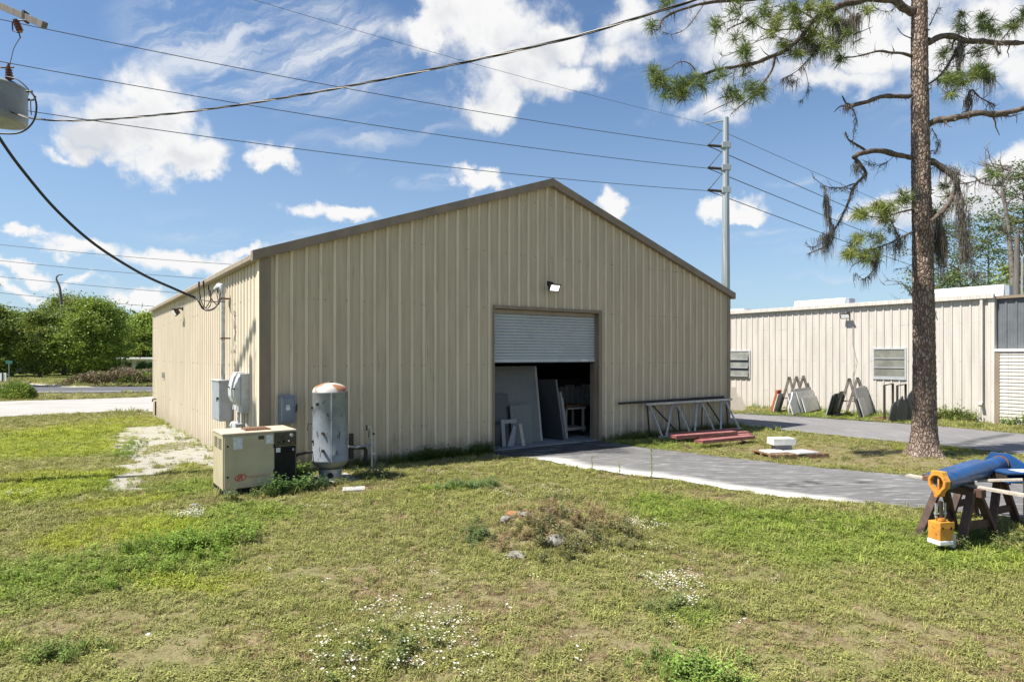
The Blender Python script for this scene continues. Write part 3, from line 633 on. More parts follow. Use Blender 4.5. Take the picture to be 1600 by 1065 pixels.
# yellow clamp ring
rg = thing('swivel_ring', 'orange yellow eight sided clamp ring fixed to the near end of the blue tube', 'clamp ring', P0-dv_*.0, math.atan2(dv_.y, dv_.x)+R(-22))
def yz(pts, x0, x1):
    mb = MB(); n = len(pts[0]); o, i_ = pts
    vs = [(x0, y, z) for y, z in o]+[(x0, y, z) for y, z in i_]+[(x1, y, z) for y, z in o]+[(x1, y, z) for y, z in i_]
    fs = []
    for q in range(n):
        w = (q+1) % n
        fs += [(q, w, n+w, n+q), (2*n+q, 3*n+q, 3*n+w, 2*n+w), (q, 2*n+q, 2*n+w, w), (n+q, n+w, 3*n+w, 3*n+q)]
    return mb.add(vs, fs)
out = [(-.05, -.205), (.05, -.205), (.10, -.13), (.165, -.06), (.175, .05), (.12, .145), (.10, .21), (-.10, .21), (-.12, .145), (-.175, .05), (-.165, -.06), (-.10, -.13)]
inn = [(-.02, -.125), (.02, -.125), (.06, -.09), (.10, -.04), (.11, .03), (.075, .09), (.03, .115), (-.03, .115), (-.075, .09), (-.11, .03), (-.10, -.04), (-.06, -.09)]
sq = .70; out = [(a*sq, b*sq) for a, b in out]; inn = [(a*sq*1.12, b*sq*1.12) for a, b in inn]
yz((out, inn), -.09, .0).build('ring', M['yellow'], rg, .006)
B((-.06, -.012, -.08), (.0, .012, .08), 'centre_web', M['yellow'], rg, .004)
MB().tube([(-.01, 0, 0), (.02, 0, 0)], .105, 24).build('dark_end', M['black'], rg)
MB().tube([(-.10, 0, -.15), (.02, 0, -.15)], .026, 14).build('lower_pin', M['yellow'], rg)
# hoist hanging below
hx = P0-dv_*.05; HB = thing('chain_hoist', 'orange yellow hoist box with white lower rim hanging under the clamp ring', 'hoist', (hx.x, hx.y, 0), R(12))
k = MB(); [k.tube([(x, 0, .60), (x, 0, .42)], .011, 8) for x in (-.07, .07)]; k.tube([(-.085, 0, .47), (.085, 0, .47)], .014, 8); k.build('hanger_rods', M['steel'], HB)
MB().tube([(0, 0, .62), (0, 0, .36)], .030, 10).build('swivel_shaft', M['iron'], HB)
k = MB(); k.tube([(0, 0, .42), (0, 0, .39)], .05, 12); k.tube([(-.05, 0, .375), (.05, 0, .375)], .035, 12); k.build('swivel_knuckle', M['yellow'], HB)
B((-.10, -.09, .15), (.10, .09, .375), 'housing', M['yellow'], HB, .012)
B((-.105, -.103, .30), (.105, -.091, .385), 'top_plate', M['yellow'], HB, .004)
B((.103, -.05, .22), (.15, .05, .33), 'side_cap', M['yellow'], HB, .01); B((.103, -.07, .05), (.165, .07, .22), 'motor_cover', M['meter'], HB, .015)
B((-.105, -.095, .095), (.10, .095, .155), 'lower_rim', M['white'], HB, .012)
for x, z in ((-.07, .315), (.05, .315), (.05, .30)): MB().tube([(x, -.102, z), (x, -.108, z)], .012, 8).build('bolt', M['black'], HB)
def plank(a, b, w, h, label): 
    return tag(MB().bar(a, b, w, h).build('wooden_plank', M['plank'], None, .003), label, 'plank')
plank((5.72, 9.30, .70), (6.36, 7.92, .70), .10, .035, 'long pale grey plank passing under the blue tube across the near sawhorse')
plank((5.50, 8.36, .84), (5.75, 8.45, .86), .10, .04, 'short pale plank end poking out behind the yellow ring')
plank((6.35, 8.78, .72), (6.75, 8.50, .79), .07, .03, 'short brown board wedged between the tube and the jib')
# ================================================================== SECOND BUILDING
b0 = G(1553, 661); B2 = thing('metal_shop_building', 'long low cream metal building with awning windows across the rear road', 'building', (*b0, 0), TH)
H2 = 4.50
def side_frame(x, d, z): return (-d, x, z)
W1, W0 = (2.92, 4.17, 1.50, 2.71), (9.98, 11.25, 1.36, 2.66)
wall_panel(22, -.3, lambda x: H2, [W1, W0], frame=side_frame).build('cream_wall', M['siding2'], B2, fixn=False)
B((.02, .02, -.3), (9, 22, .0), 'foundation', M['concrete'], B2)
B((.0, 0, H2), (9, 22, H2+.06), 'roof_deck', M['dullwhite'], B2)
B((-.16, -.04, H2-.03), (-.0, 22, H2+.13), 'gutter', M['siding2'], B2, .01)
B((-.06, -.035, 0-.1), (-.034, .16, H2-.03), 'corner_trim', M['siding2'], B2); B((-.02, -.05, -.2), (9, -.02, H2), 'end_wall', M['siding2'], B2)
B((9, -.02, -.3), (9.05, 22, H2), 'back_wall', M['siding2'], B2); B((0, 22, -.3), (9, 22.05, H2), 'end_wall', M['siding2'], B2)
for W_ in (W1, W0):
    y0, y1, z0, z1 = W_; w = MB(); fw = .045
    w.box((-.05, y0-.02, z0-.04), (.03, y0+fw, z1+.02)); w.box((-.05, y1-fw, z0-.04), (.03, y1+.02, z1+.02)); w.box((-.05, y0+fw, z1-fw), (.03, y1-fw, z1+.02)); w.box((-.06, y0+fw, z0-.04), (.03, y1-fw, z0+fw))
    wf = w.build('window', M['alum'], B2)
    hh = (z1-z0-.1)/3
    for i in range(3):
        za = z0+.05+i*hh; tilt = .10 if W_ is W0 else .015
        g = MB(); g.add([(-.03-tilt, y0+.05, za+.03), (-.03-tilt, y1-.05, za+.03), (-.03, y1-.05, za+hh-.02), (-.03, y0+.05, za+hh-.02), (-.02-tilt, y0+.05, za+.03), (-.02-tilt, y1-.05, za+.03), (-.02, y1-.05, za+hh-.02), (-.02, y0+.05, za+hh-.02)],
            [(0, 1, 2, 3), (7, 6, 5, 4), (0, 4, 5, 1), (1, 5, 6, 2), (2, 6, 7, 3), (3, 7, 4, 0)]); g.build('pane', M['glass'], wf)
        B((-.045-tilt, y0+.046, za), (-.015-tilt, y1-.046, za+.03), 'glazing_bar', M['alum'], wf)
    B((.04, y0, z0), (.06, y1, z1), 'blind', M['darkin'], wf)
MB().bar((-.08, .35, H2-.05), (-.08, .35, .72), .10, .09).build('downspout', M['siding2'], B2, .006)
MB().bar((-.09, .35, .74), (-.22, .35, .62), .10, .09).build('downspout_elbow', M['siding2'], B2, .006)
# nearer wing: slate upper wall, white lap siding below
wall_panel(5, 2.62, lambda x: H2-.02, frame=lambda x, d, z: (.12-d, x-5.02, z)).build('slate_upper_wall', M['slate'], B2, fixn=False)
B((.0, -5, H2-.02), (8, -.05, H2+.05), 'wing_roof', M['trim'], B2); B((.10, -5, H2+.05-.10), (.0, -.05, H2-.02), 'wing_fascia', M['trim'], B2)
lp = MB()
for i in range(22):
    z = -.1+i*.122; lp.add([(-.055, -5, z), (-.055, -.18, z), (-.03, -.18, z+.122), (-.03, -5, z+.122)], [(0, 1, 2, 3)]); lp.add([(-.055, -5, z), (-.055, -.18, z), (-.03, -.18, z), (-.03, -5, z)], [(0, 1, 2, 3)])
lp.build('lap_siding', M['siding2'], B2, fixn=False)
B((-.10, -5, 2.57), (.14, -.05, 2.66), 'siding_cap', M['white'], B2); B((-.07, -.18, -.1), (-.03, -.05, 2.57), 'siding_corner_post', M['trim'], B2)
def b2w(y, x=0.): return (b0[0]+x*UX-y*UY, b0[1]+x*UY+y*UX)
flood('flood_light', 'dark flood light under the gutter of the cream building', (*b2w(5.2, -.033), 4.22), TH-R(90), .42, .24)
for nm, y0, y1, z1, lb in (('roof_duct', 5.8, 8.4, .44, 'long white roof duct on the cream building left of the pine'), ('roof_duct', -.08, 2.6, .50, 'long white roof duct on the cream building right of the pine'), ('roof_duct', 11.0, 13.0, .27, 'short white roof duct of the cream building next to the warehouse corner')):
    t = thing(nm, lb, 'roof duct', (*b2w(0, 1.1), H2+.06), TH, 'white roof ducts on the cream building')
    k = MB(); k.add([(0, y0+.15, 0), (.7, y0+.15, 0), (.62, y0+.15, z1), (.08, y0+.15, z1), (0, y1, 0), (.7, y1, 0), (.62, y1, z1), (.08, y1, z1)], [(0, 1, 2, 3), (7, 6, 5, 4), (0, 4, 5, 1), (1, 5, 6, 2), (2, 6, 7, 3), (3, 7, 4, 0)]); k.build('duct', M['dullwhite'], t, .03)
    B((.1, y0, .05), (.6, y0+.15, z1-.04), 'end_cap', M['greybox'], t)
t = thing('wall_camera', 'tiny white spigot fitting high on the cream wall near its right end', 'wall fitting', (*b2w(1.9, -.03), 4.12), TH-R(90)); MB().tube([(0, 0, 0), (0, -.12, 0), (.03, -.17, -.03)], .02).build('arm', M['white'], t); B((-.04, -.02, -.05), (.04, 0, .05), 'plate', M['white'], t)
tag(MB().tube([(*b2w(5.0, -.05), 3.9), (*b2w(5.0, -.06), 2.9), (*b2w(4.85, -.06), 2.2), (*b2w(5.0, -.06), 1.6), (*b2w(5.05, -.3), 1.3)], .008, 5).build('loose_wire', M['steel']), 'thin loose wire hanging down the cream wall below the flood light', 'wire')
# pole with meter in front of the wing
q = G(1584, 661); t = thing('wooden_service_pole', 'weathered wooden pole with a conduit and meter in front of the white lap siding', 'utility pole', (*q, 0))
k = MB(); k.tube([(0, 0, -.2), (.07, 0, 3), (.13, 0, 6.75)], [.10, .095, .08], 12); k.build('pole', M['polewood'], t, smooth='auto')
MB().tube([(.17, -.08, 1.1), (.21, -.08, 3), (.25, -.07, 5.9), (.30, -.12, 6.0)], .035, 8).build('conduit', M['steel'], t)
B((-.02, -.24, .98), (.26, -.10, 1.32), 'meter_box', M['meter'], t, .01); MB().tube([(.12, -.24, 1.16), (.12, -.30, 1.16)], .08, 14).build('meter_dial', M['glass'], t)
q = G(1597, 664); t = thing('utility_cabinet', 'olive brown metal cabinet on short legs beside the wooden service pole', 'cabinet', (q[0]+.05, q[1], 0), TH)
B((-.1, -.35, .26), (.9, .35, .90), 'body', M['darkpanel'], t, .01); [B((x, y, -.05), (x+.06, y+.06, .26), 'leg', M['iron'], t) for x in (-.05, .8) for y in (-.3, .25)]; B((-.13, -.38, .90), (.93, .38, .93), 'lid', M['pallet'], t)
MB().box((-.108, -.3, .32), (-.1, .3, .86)).build('door', M['tanstone'], t)
# ---------------------------------------------------------------- slab racks by the cream wall
def arack(gx, gy, length, n, label, name='slab_rack', h=1.52):
    x, y = G(gx, gy); rz = R(49.8)
    t = thing(name, label, 'slab rack', (x, y, 0), rz)
    for i in range(n):
        s = .1+i*(length-.2)/(n-1)
        k = MB(); k.bar((s, 0, h), (s, -.42, 0), .09, .07, up=(1, 0, 0)); k.bar((s, 0, h), (s, .42, 0), .09, .07, up=(1, 0, 0)); k.bar((s, -.22, .62), (s, .22, .62), .06, .05); k.build('a_frame', M['greybark'], t)
    for w in (-.44, .44): MB().bar((0, w, .05), (length, w, .05), .09, .08).build('base_rail', M['plank'], t)
    MB().tube([(0.1, 0, h-.1), (length-.1, 0, h-.1)], .012, 6).build('tie_rod', M['steel'], t)
    return (x, y, rz)
def rslab(fr, s, side, off, w, h, mt, label, grp, notch=False, lean=15, th=.035, name='stone_slab'):
    x, y, rz = fr; c, s_ = math.cos(rz), math.sin(rz)
    d = -.47-off if side < 0 else .47+off+th
    ox = x + s*c - d*s_; oy = y + s*s_ + d*c
    mb = MB(); T = Matrix.Rotation(R(-lean if side < 0 else lean), 4, 'X')
    P = [(0, 0), (w, 0), (w, h), (0, h)] if not notch else [(0, 0), (w, 0), (w, h*.62), (w*.8, h), (0, h*.92)]
    mb.prism(P, th, T @ Matrix.Translation((0, 0 if side < 0 else -th, 0)))
    return tag(mb.build(name, M[mt], None, .004, loc=(ox, oy, .06), rz=rz), label, 'stone slab', grp)
r1 = arack(1232, 646, 3.2, 4, 'weathered wooden a-frame rack loaded with white slabs near the left window'); g1 = 'slabs on the rack with white slabs'
rslab(r1, -.1, -1, .04, 3.3, 1.0, 'greystone', 'grey edged slab behind the white ones, topping them slightly on the left rack', g1)
rslab(r1, -.15, -1, .12, 3.3, .88, 'whitestone', 'long white slab in the middle of the left rack, taller than the front one', g1)
rslab(r1, .1, -1, .20, 3.9, .60, 'whitestone', 'long low white slab in front of the left rack, nearest the road', g1)
rslab(r1, -.4, 1, .02, .8, .78, 'whitestone', 'narrow white slab leaning at the back left of the left rack', g1)
rslab(r1, -.35, 1, .09, .5, .95, 'orange', 'orange edged narrow piece at the left end of the left rack', g1, th=.08)
rslab(r1, -1.15, -1, .06, 1.25, .86, 'whitestone', 'short white slab at the near left end of the left rack, left of the bent strip', g1)
q = G(1228, 632); tag(MB().box((-.28, -.02, .72), (.28, .02, 1.15)).box((.35, -.02, .75), (.75, .02, 1.42), Matrix.Rotation(R(-14), 4, 'Y')).build('stone_offcut', M['lightstone'], None, loc=(q[0]+.45, q[1]-.1, .0), rz=R(49.8-40)), 'pale offcuts sticking up behind the white slabs', 'stone offcut')
a = G(1233, 652); tag(MB().tube([(a[0], a[1], .02), (a[0]-.03, a[1], .4), (a[0]+.12, a[1]+.05, .75), (a[0]+.17, a[1]+.1, .98)], .025, 8).build('bent_white_strip', M['white'], smooth=True), 'thin bent white strip leaning on the white slabs', 'plastic strip')
r2_ = arack(1326, 651, 3.0, 3, 'weathered wooden a-frame rack loaded with grey slabs in the middle of the yard'); g2 = 'slabs on the rack with grey slabs'
rslab(r2_, -.3, 1, .02, 1.0, .98, 'darkstone', 'black slab on the back left side of the middle rack', g2)
rslab(r2_, -.55, 1, .12, 1.0, .90, 'darkstone', 'black slab standing outermost on the left of the middle rack', g2)
rslab(r2_, -.65, 1, .19, .9, .86, 'lightstone', 'thin pale slab edge at the far left of the middle rack', g2)
rslab(r2_, .0, -1, .03, 3.2, 1.2, 'lightstone', 'largest grey slab on the road side of the middle rack', g2, True)
rslab(r2_, -.3, -1, .10, 2.3, 1.12, 'greystone', 'medium grey slab second layer on the road side of the middle rack', g2)
rslab(r2_, -.45, -1, .17, .9, .74, 'lightstone', 'small front slab with pale edge on the road side of the middle rack', g2)
rslab(r2_, -.75, -1, .10, .4, .74, 'darkstone', 'small dark slab at the near left foot of the middle rack', g2)
x, y = G(1403, 658.5); t = thing('steel_slab_frame', 'brown steel hoop frame holding black slabs left of the pine', 'slab rack', (x, y, 0), R(35))
for yy in (0, .45): k = MB(); k.tube([(-.05, yy, 0), (-.05, yy, 1.32), (.60, yy, 1.36), (.60, yy, 0)], .045, 8); k.build('hoop', M['iron'], t)
k = MB(); k.bar((0, 0, .06), (0, .9, .06), .08, .08); k.bar((.55, 0, .06), (.55, .9, .06), .08, .08); k.build('base_rail', M['rust'], t)
for i, (dx, dy, hh, ln, lb) in enumerate(((-.40, -.30, .78, 12, 'black slab leaning outermost left of the hoop frame'), (-.12, -.22, .98, 10, 'black pointed slab next to the hoop frame'), (.14, -.05, .85, 5, 'black slab standing in the hoop frame'), (.40, .1, 1.2, 9, 'tallest black slab at the right of the hoop frame'))):
    mb = MB(); T = Matrix.Rotation(R(ln), 4, 'Y'); mb.prism([(-.15, 0), (.15, 0), (.17, hh*.7), (.04, hh), (-.10, hh*.8)], .05, T)
    tag(mb.build('stone_slab', M['darkstone'], None, .004, loc=(x+dx, y+dy, .0), rz=R(20-i*6)), lb, 'stone slab', 'black slabs at the hoop frame')
for px, w, h, lb in ((1140, .75, 1.05, 'tan slab leaning on the cream wall at the warehouse corner'), (1150, .7, .62, 'low greenish slab in front of the tan slab by the warehouse corner')):
    xx, yy = G(px, 640.5 if w > .7 else 641.5); mb = MB(); T = Matrix.Rotation(R(-10), 4, 'X'); mb.prism([(-w/2, 0), (w/2+.1, 0), (w/2-.12, h), (-w/2, h)], .03, T)
    tag(mb.build('stone_slab', M['tanstone'], None, .004, loc=(xx, yy, -.05), rz=R(-20)), lb, 'stone slab', 'tan slabs by the warehouse corner')
# ================================================================== GROUND, ROADS
def GP(*pts): return [G(*p) for p in pts]
DRIVE = GP((768, 706), (790, 714), (838, 716), (900, 731), (950, 737), (1000, 744), (1050, 750), (1100, 759), (1160, 768), (1220, 777), (1300, 783), (1400, 791), (1500, 801), (1700, 822), (2100, 860)) + GP((2100, 800), (1600, 757), (1500, 750), (1440, 745), (1300, 733), (1150, 717), (1060, 706), (1000, 699), (965, 693), (940, 688.5)) + [bw(9.35, .05), bw(5.5, .05)]
REAR = GP((1100, 657.5), (1140, 663), (1220, 672), (1400, 690), (1600, 710), (2100, 760)) + GP((2100, 722), (1600, 678.5), (1466, 666), (1320, 656), (1139, 646), (1060, 640), (1000, 630))
APRON = GP((-300, 664), (0, 651.5), (130, 645), (238, 640.5)) + [bw(0, 21.5), bw(9, 24)] + GP((600, 622), (270, 617), (214, 621), (100, 624.5), (0, 627.5), (-300, 634))
ROAD = GP((-400, 617), (45, 614), (120, 614), (240, 612.5), (600, 610)) + GP((600, 601), (240, 604), (110, 604), (70, 603), (50, 600), (38, 595.5), (28, 596), (26, 603), (-10, 606), (-400, 609))
SAND = GP((246, 664), (262, 662), (300, 674), (326, 690), (336, 726), (300, 722), (255, 738), (215, 764), (150, 781), (100, 784), (158, 758), (190, 735), (196, 712), (182, 690), (174, 676), (205, 668))
YARD = [bw(-.2, .4), bw(-.2, 14), bw(-.9, 12), bw(-1.0, 6), bw(-.7, 2)]
HOLES = [DRIVE, REAR, APRON, ROAD]
def ell(px, py, rx, ry):
    """a surveyed patch of lawn -> world ellipse"""
    x, y = G(px, py); return (x, y, rx*y/F, ry*y*y/(F*H))
LUSH = [ell(*e) for e in ((1300, 835, 230, 48), (1060, 795, 110, 26), (1480, 850, 90, 40), (260, 880, 110, 42), (300, 830, 90, 30), (90, 760, 110, 28), (60, 690, 160, 34), (130, 705, 90, 14), (300, 765, 70, 16), (1030, 697, 110, 7), (1180, 668, 60, 4), (60, 900, 120, 50), (700, 765, 60, 8), (400, 800, 80, 20), (1050, 1050, 90, 20), (1080, 960, 40, 20), (1350, 650, 300, 8), (60, 1000, 40, 10))]
DRY = [ell(*e) for e in ((845, 800, 90, 28), (1080, 770, 80, 10), (1000, 745, 90, 6), (700, 940, 190, 36), (330, 1010, 170, 34), (1480, 1010, 160, 40), (1385, 832, 45, 9), (1300, 705, 150, 12), (1400, 722, 120, 14), (560, 900, 120, 22), (900, 1000, 130, 30), (1150, 905, 90, 16), (150, 960, 120, 14), (740, 760, 60, 8), (560, 760, 60, 10), (1520, 730, 90, 10), (90, 617, 200, 3), (1250, 990, 120, 20))]
YEL = [ell(*e) for e in ((190, 785, 85, 11), (130, 700, 120, 20), (100, 745, 120, 12), (240, 905, 70, 20), (340, 905, 90, 22), (1450, 700, 60, 6), (100, 640, 150, 5), (250, 655, 60, 5), (90, 680, 170, 40), (60, 760, 120, 30), (190, 830, 110, 26))]
def esum(x, y, E, w=.5):
    r = np.zeros(np.shape(x))
    nx = (fbm(x*.9, y*.9, 91)-.5)*w*2.2; ny = (fbm(x*.9, y*.9, 97)-.5)*w*2.2
    for ex, ey, rx, ry in E:
        d = ((x+nx-ex)/rx)**2+((y+ny-ey)/ry)**2
        r = np.maximum(r, np.clip(1.35-d, 0, 1))
    return r
def lawn(x, y):
    n1 = fbm(x*.55, y*.55, 3); n2 = fbm(x*2.1, y*2.1, 8); n3 = fbm(x*6, y*6, 15, 3)
    lush = np.clip(esum(x, y, LUSH)*.95+(n2-.5)*1.3+(n3-.5)*.7+(n1-.5)*.7, 0, 1)
    dry = np.clip(esum(x, y, DRY)*.75+(n3-.5)*2.2+(n2-.55)*1.3+.33, 0, 1)*(1-lush*.75)
    yel = np.clip(esum(x, y, YEL)*1.0+(n1-.6)*1.2, 0, 1)
    return lush, dry, yel
cA = np.array; OLIVE = cA((.290, .285, .100)); GREEN = cA((.212, .278, .050)); STRAW = cA((.38, .27, .175)); YELC = cA((.36, .40, .030)); SOIL = cA((.27, .215, .135)); DARKG = cA((.07, .13, .022))
def lerp(a, b, t): return a+(b-a)*t[:, None]
# ground sheet: fine near the camera, coarse towards the horizon
def axis(lo, hi, c0, c1, s):
    a = list(np.arange(c0, c1+1e-6, s)); st = s; x = c0
    while x > lo: st *= 1.13; x -= st; a.insert(0, x)
    st = s; x = a[-1]
    while x < hi: st *= 1.13; x += st; a.append(x)
    return np.array(a)
gx = axis(-2500, 2500, -11, 14, .13); gy = axis(-60, 4000, 3.5, 25, .13)
XX, YY = np.meshgrid(gx, gy); x = XX.ravel(); y = YY.ravel()
z = terrain(x, y) + (fbm(x*1.4, y*1.4, 5)-.5)*.05*np.clip((25-y)/8, 0, 1)*(y > 2)
inb = np.zeros(len(x), bool)
for P in HOLES: inb |= inpoly(x, y, P)
U_ = (x-C0[0])*UX+(y-C0[1])*UY; V_ = -(x-C0[0])*UY+(y-C0[1])*UX
bd = (U_ > -.3) & (U_ < WF+.3) & (V_ > -.2) & (V_ < WL+.2)
z[inb | bd] = terrain(x[inb | bd], y[inb | bd])-.02
z[(U_ > 4.6) & (U_ < 10) & (V_ > -1) & (V_ < WL)] -= .02
nx_, ny_ = len(gx), len(gy)
ids = np.arange(nx_*ny_).reshape(ny_, nx_)
fc = np.stack([ids[:-1, :-1], ids[:-1, 1:], ids[1:, 1:], ids[1:, :-1]], -1).reshape(-1, 4)
me = bpy.data.meshes.new('ground'); me.from_pydata(np.stack([x, y, z], 1).tolist(), [], fc.tolist())
lu, dr_, ye = lawn(x, y)
sa = inpoly(x+(fbm(x*2.3, y*2.3, 31)-.5)*1.1, y+(fbm(x*2.3, y*2.3, 37)-.5)*1.1, SAND).astype(float)
sa = np.maximum(sa, inpoly(x+(fbm(x*2.3, y*2.3, 31)-.5)*.8, y, YARD)*1.)
c = lerp(np.broadcast_to(OLIVE*.70, (len(x), 3)), GREEN*.62, lu); c = lerp(c, SOIL*.85, dr_*.6); c = lerp(c, YELC*.8, ye*.3)
c = lerp(c, cA((.36, .345, .30)), np.clip(sa*(.9+.5*(fbm(x*3, y*3, 41)-.35)), 0, 1))
far = np.clip((y-32)/25, 0, 1); c = lerp(c, cA((.17, .20, .05)), far)
ca = me.color_attributes.new('col', 'FLOAT_COLOR', 'POINT'); ca.data.foreach_set('color', np.concatenate([c, np.ones((len(x), 1))], 1).ravel())
m, t = newmat('lawn_soil'); a = t.n('ShaderNodeAttribute', attribute_name='col').outputs[0]; v = objc(t)
g1_ = t.noise(v, 26, 6, .7); g2_ = t.noise(v, 3.2, 5)
c_ = t.mix(t.m('MULTIPLY', t.ramp(g1_, .40, .62), .55), a, t.mix(1., a, (.45, .42, .40), 'MULTIPLY')); c_ = t.mix(t.m('MULTIPLY', t.ramp(g2_, .5, .7), .3), c_, (.30, .24, .15))
finish(t, c_, .95, 0, t.noise(v, 45, 5), .8, .02, .15)
me.materials.append(m); me.shade_smooth(); go = bpy.data.objects.new('ground', me); COL.objects.link(go); tag(go, kind='structure')

def sheet(name, poly, mt, colf, step=.25, dz=.014, jit=.07, near=True, label=None):
    """road sheet that follows the terrain, ragged edge, a dense net so that vertex colours can carry stains"""
    P = []; n = len(poly)
    for i in range(n):
        a = cA(poly[i]); b = cA(poly[(i+1) % n]); L_ = np.linalg.norm(b-a); k = max(1, int(L_/(.18 if near else 1.0)))
        k = min(k, 60)
        for q in range(k):
            p = a+(b-a)*q/k; o = (fbm(p[0]*3, p[1]*3, 51)-.5)*2*jit; o2 = (fbm(p[0]*3, p[1]*3, 57)-.5)*2*jit; P.append((p[0]+float(o), p[1]+float(o2)))
    bm = bmesh.new(); vs = [bm.verts.new((p[0], p[1], 0)) for p in P]; bm.faces.new(vs)
    bmesh.ops.triangulate(bm, faces=bm.faces[:])
    u = [uv(*p) for p in P]; us = [a for a, _ in u]; vv = [b for _, b in u]
    for (lo, hi, nrm) in ((min(us), max(us), (UX, UY, 0)), (min(vv), max(vv), (-UY, UX, 0))):
        k = lo+step
        while k < hi:
            co = Vector((C0[0], C0[1], 0))+Vector(nrm)*k
            bmesh.ops.bisect_plane(bm, geom=bm.verts[:]+bm.edges[:]+bm.faces[:], plane_co=co, plane_no=nrm); k += step
    for w in bm.verts: w.co.z = tz(w.co.x, w.co.y)+dz
    bmesh.ops.recalc_face_normals(bm, faces=bm.faces)
    for f_ in bm.faces:
        if f_.normal.z < 0: f_.normal_flip()
    me = bpy.data.meshes.new(name); bm.to_mesh(me); bm.free()
    nn = len(me.vertices); co = np.empty(nn*3); me.vertices.foreach_get('co', co); co = co.reshape(-1, 3)
    cc = colf(co[:, 0], co[:, 1]); ca = me.color_attributes.new('col', 'FLOAT_COLOR', 'POINT')
    ca.data.foreach_set('color', np.concatenate([cc, np.ones((nn, 1))], 1).ravel())
    me.materials.append(mt); o = bpy.data.objects.new(name, me); COL.objects.link(o); return tag(o, label, kind='structure')
def paving_mat(name, streak, amt, dark=.55, st=(1., 14.), rot=0.):
    m, t = newmat(name); a = t.n('ShaderNodeAttribute', attribute_name='col').outputs[0]; v = objc(t)
    mp = t.n('ShaderNodeMapping', {0: v}); mp.inputs['Rotation'].default_value = (0, 0, rot); mp.inputs['Scale'].default_value = (st[0], st[1], 1)
    s = t.noise(mp.outputs[0], 1.7, 8, .70, .8); s2 = t.noise(v, 60, 4, .7); s3 = t.noise(v, 1.2, 5)
    c_ = t.mix(t.m('MULTIPLY', t.ramp(s, .50, .66), amt), a, streak)
    c_ = t.mix(t.m('MULTIPLY', t.ramp(s3, .40, .75), .28), c_, t.mix(1., c_, (dark, dark, dark), 'MULTIPLY'))
    c_ = t.mix(t.m('MULTIPLY', t.ramp(s2, .45, .62), .35), c_, t.mix(1., c_, (.6, .6, .6), 'MULTIPLY'))
    finish(t, c_, .88, 0, s2, .5, .006, .3); return m
DOORM = bw(7.4, -.6)
EDGE = [G(*p) for p in ((838, 716), (900, 731), (1000, 744), (1100, 759), (1220, 777), (1300, 786))]
def seg_d(x, y, P):
    d = np.full(np.shape(x), 1e9)
    for (ax, ay), (bx, by) in zip(P, P[1:]):
        L2 = (bx-ax)**2+(by-ay)**2; t_ = np.clip(((x-ax)*(bx-ax)+(y-ay)*(by-ay))/L2, 0, 1)
        d = np.minimum(d, np.hypot(x-ax-t_*(bx-ax), y-ay-t_*(by-ay)))
    return d
STN = [ell(*e) for e in ((885, 700, 95, 10), (820, 708, 50, 7), (870, 692, 80, 6), (930, 705, 50, 5), (1270, 753, 14, 1.6), (1350, 755, 14, 1.6), (1310, 757, 10, 1.2), (1240, 757, 14, 1.6))]
def drive_col(x, y):
    n = fbm(x*.8, y*.8, 61); c = np.broadcast_to(cA((.135, .132, .13)), (len(x), 3)); c = c*(.75+.5*n)[:, None]
    d = seg_d(x, y, EDGE)+(fbm(x*3, y*3, 66)-.5)*.35
    c = lerp(c, cA((.62, .60, .56)), np.clip(1.55-d/.42, 0, 1)*(x < 6.2))
    c = lerp(c, cA((.035, .035, .037)), np.clip(esum(x, y, STN, .3)*1.5, 0, .93)); return c
M['drive'] = paving_mat('chalky_asphalt', (.42, .415, .40), .75, .6, (1., 9.), -TH+R(10))
sheet('driveway', DRIVE, M['drive'], drive_col, .16, .016, .15)
JO = [G(1480, 701), G(1520, 690), G(1575, 679)]
JT = [ell(*e) for e in ((1560, 690, 90, 9),)]
def rear_col(x, y):
    c = np.broadcast_to(cA((.185, .18, .178)), (len(x), 3))*(.8+.4*fbm(x*.6, y*.6, 71))[:, None]
    u = (x-C0[0])*UX+(y-C0[1])*UY; v = -(x-C0[0])*UY+(y-C0[1])*UX
    c = lerp(c, cA((.06, .06, .062)), np.clip(1.6-seg_d(x, y, JO)/.14, 0, .85)); return c
M['rear'] = paving_mat('grey_asphalt', (.36, .35, .34), .35, .7, (3., .5), -TH)
sheet('rear_road', REAR, M['rear'], rear_col, .25, .016, .08)
def apron_col(x, y): return np.broadcast_to(cA((.38, .36, .33)), (len(x), 3))*(.75+.5*fbm(x*.4, y*1.2, 81))[:, None]
M['apron'] = paving_mat('pale_worn_concrete', (.36, .34, .29), .8, .75, (.35, 1.4), 0)
sheet('concrete_apron', APRON, M['apron'], apron_col, .8, .02, .25, False)
def road_col(x, y): return np.broadcast_to(cA((.095, .095, .10)), (len(x), 3))*1.
M['road'] = paving_mat('dark_asphalt', (.25, .25, .25), .3, .8, (.3, 1.), 0)
sheet('street', ROAD, M['road'], road_col, 2., .02, .15, False)
# painted edge line of the street and pale gravel shoulder
lm = MB(); LP = GP((52, 612.2), (140, 611.6), (240, 610.3), (420, 608.5))
for (a, b) in zip(LP, LP[1:]):
    lm.add([(a[0], a[1]-.12, tz(*a)+.026), (b[0], b[1]-.12, tz(*b)+.026), (b[0], b[1]+.12, tz(*b)+.026), (a[0], a[1]+.12, tz(*a)+.026)], [(0, 1, 2, 3)])
tag(lm.build('road_edge_line', M['white']), kind='structure')
SH = GP((46, 599.5), (60, 602), (85, 604), (115, 605), (150, 604.6), (110, 601.5), (75, 599), (55, 597))
def sh_col(x, y): return np.broadcast_to(cA((.55, .49, .36)), (len(x), 3))*1.
sheet('sandy_shoulder', SH, M['apron'], sh_col, 2., .024, .2, False)
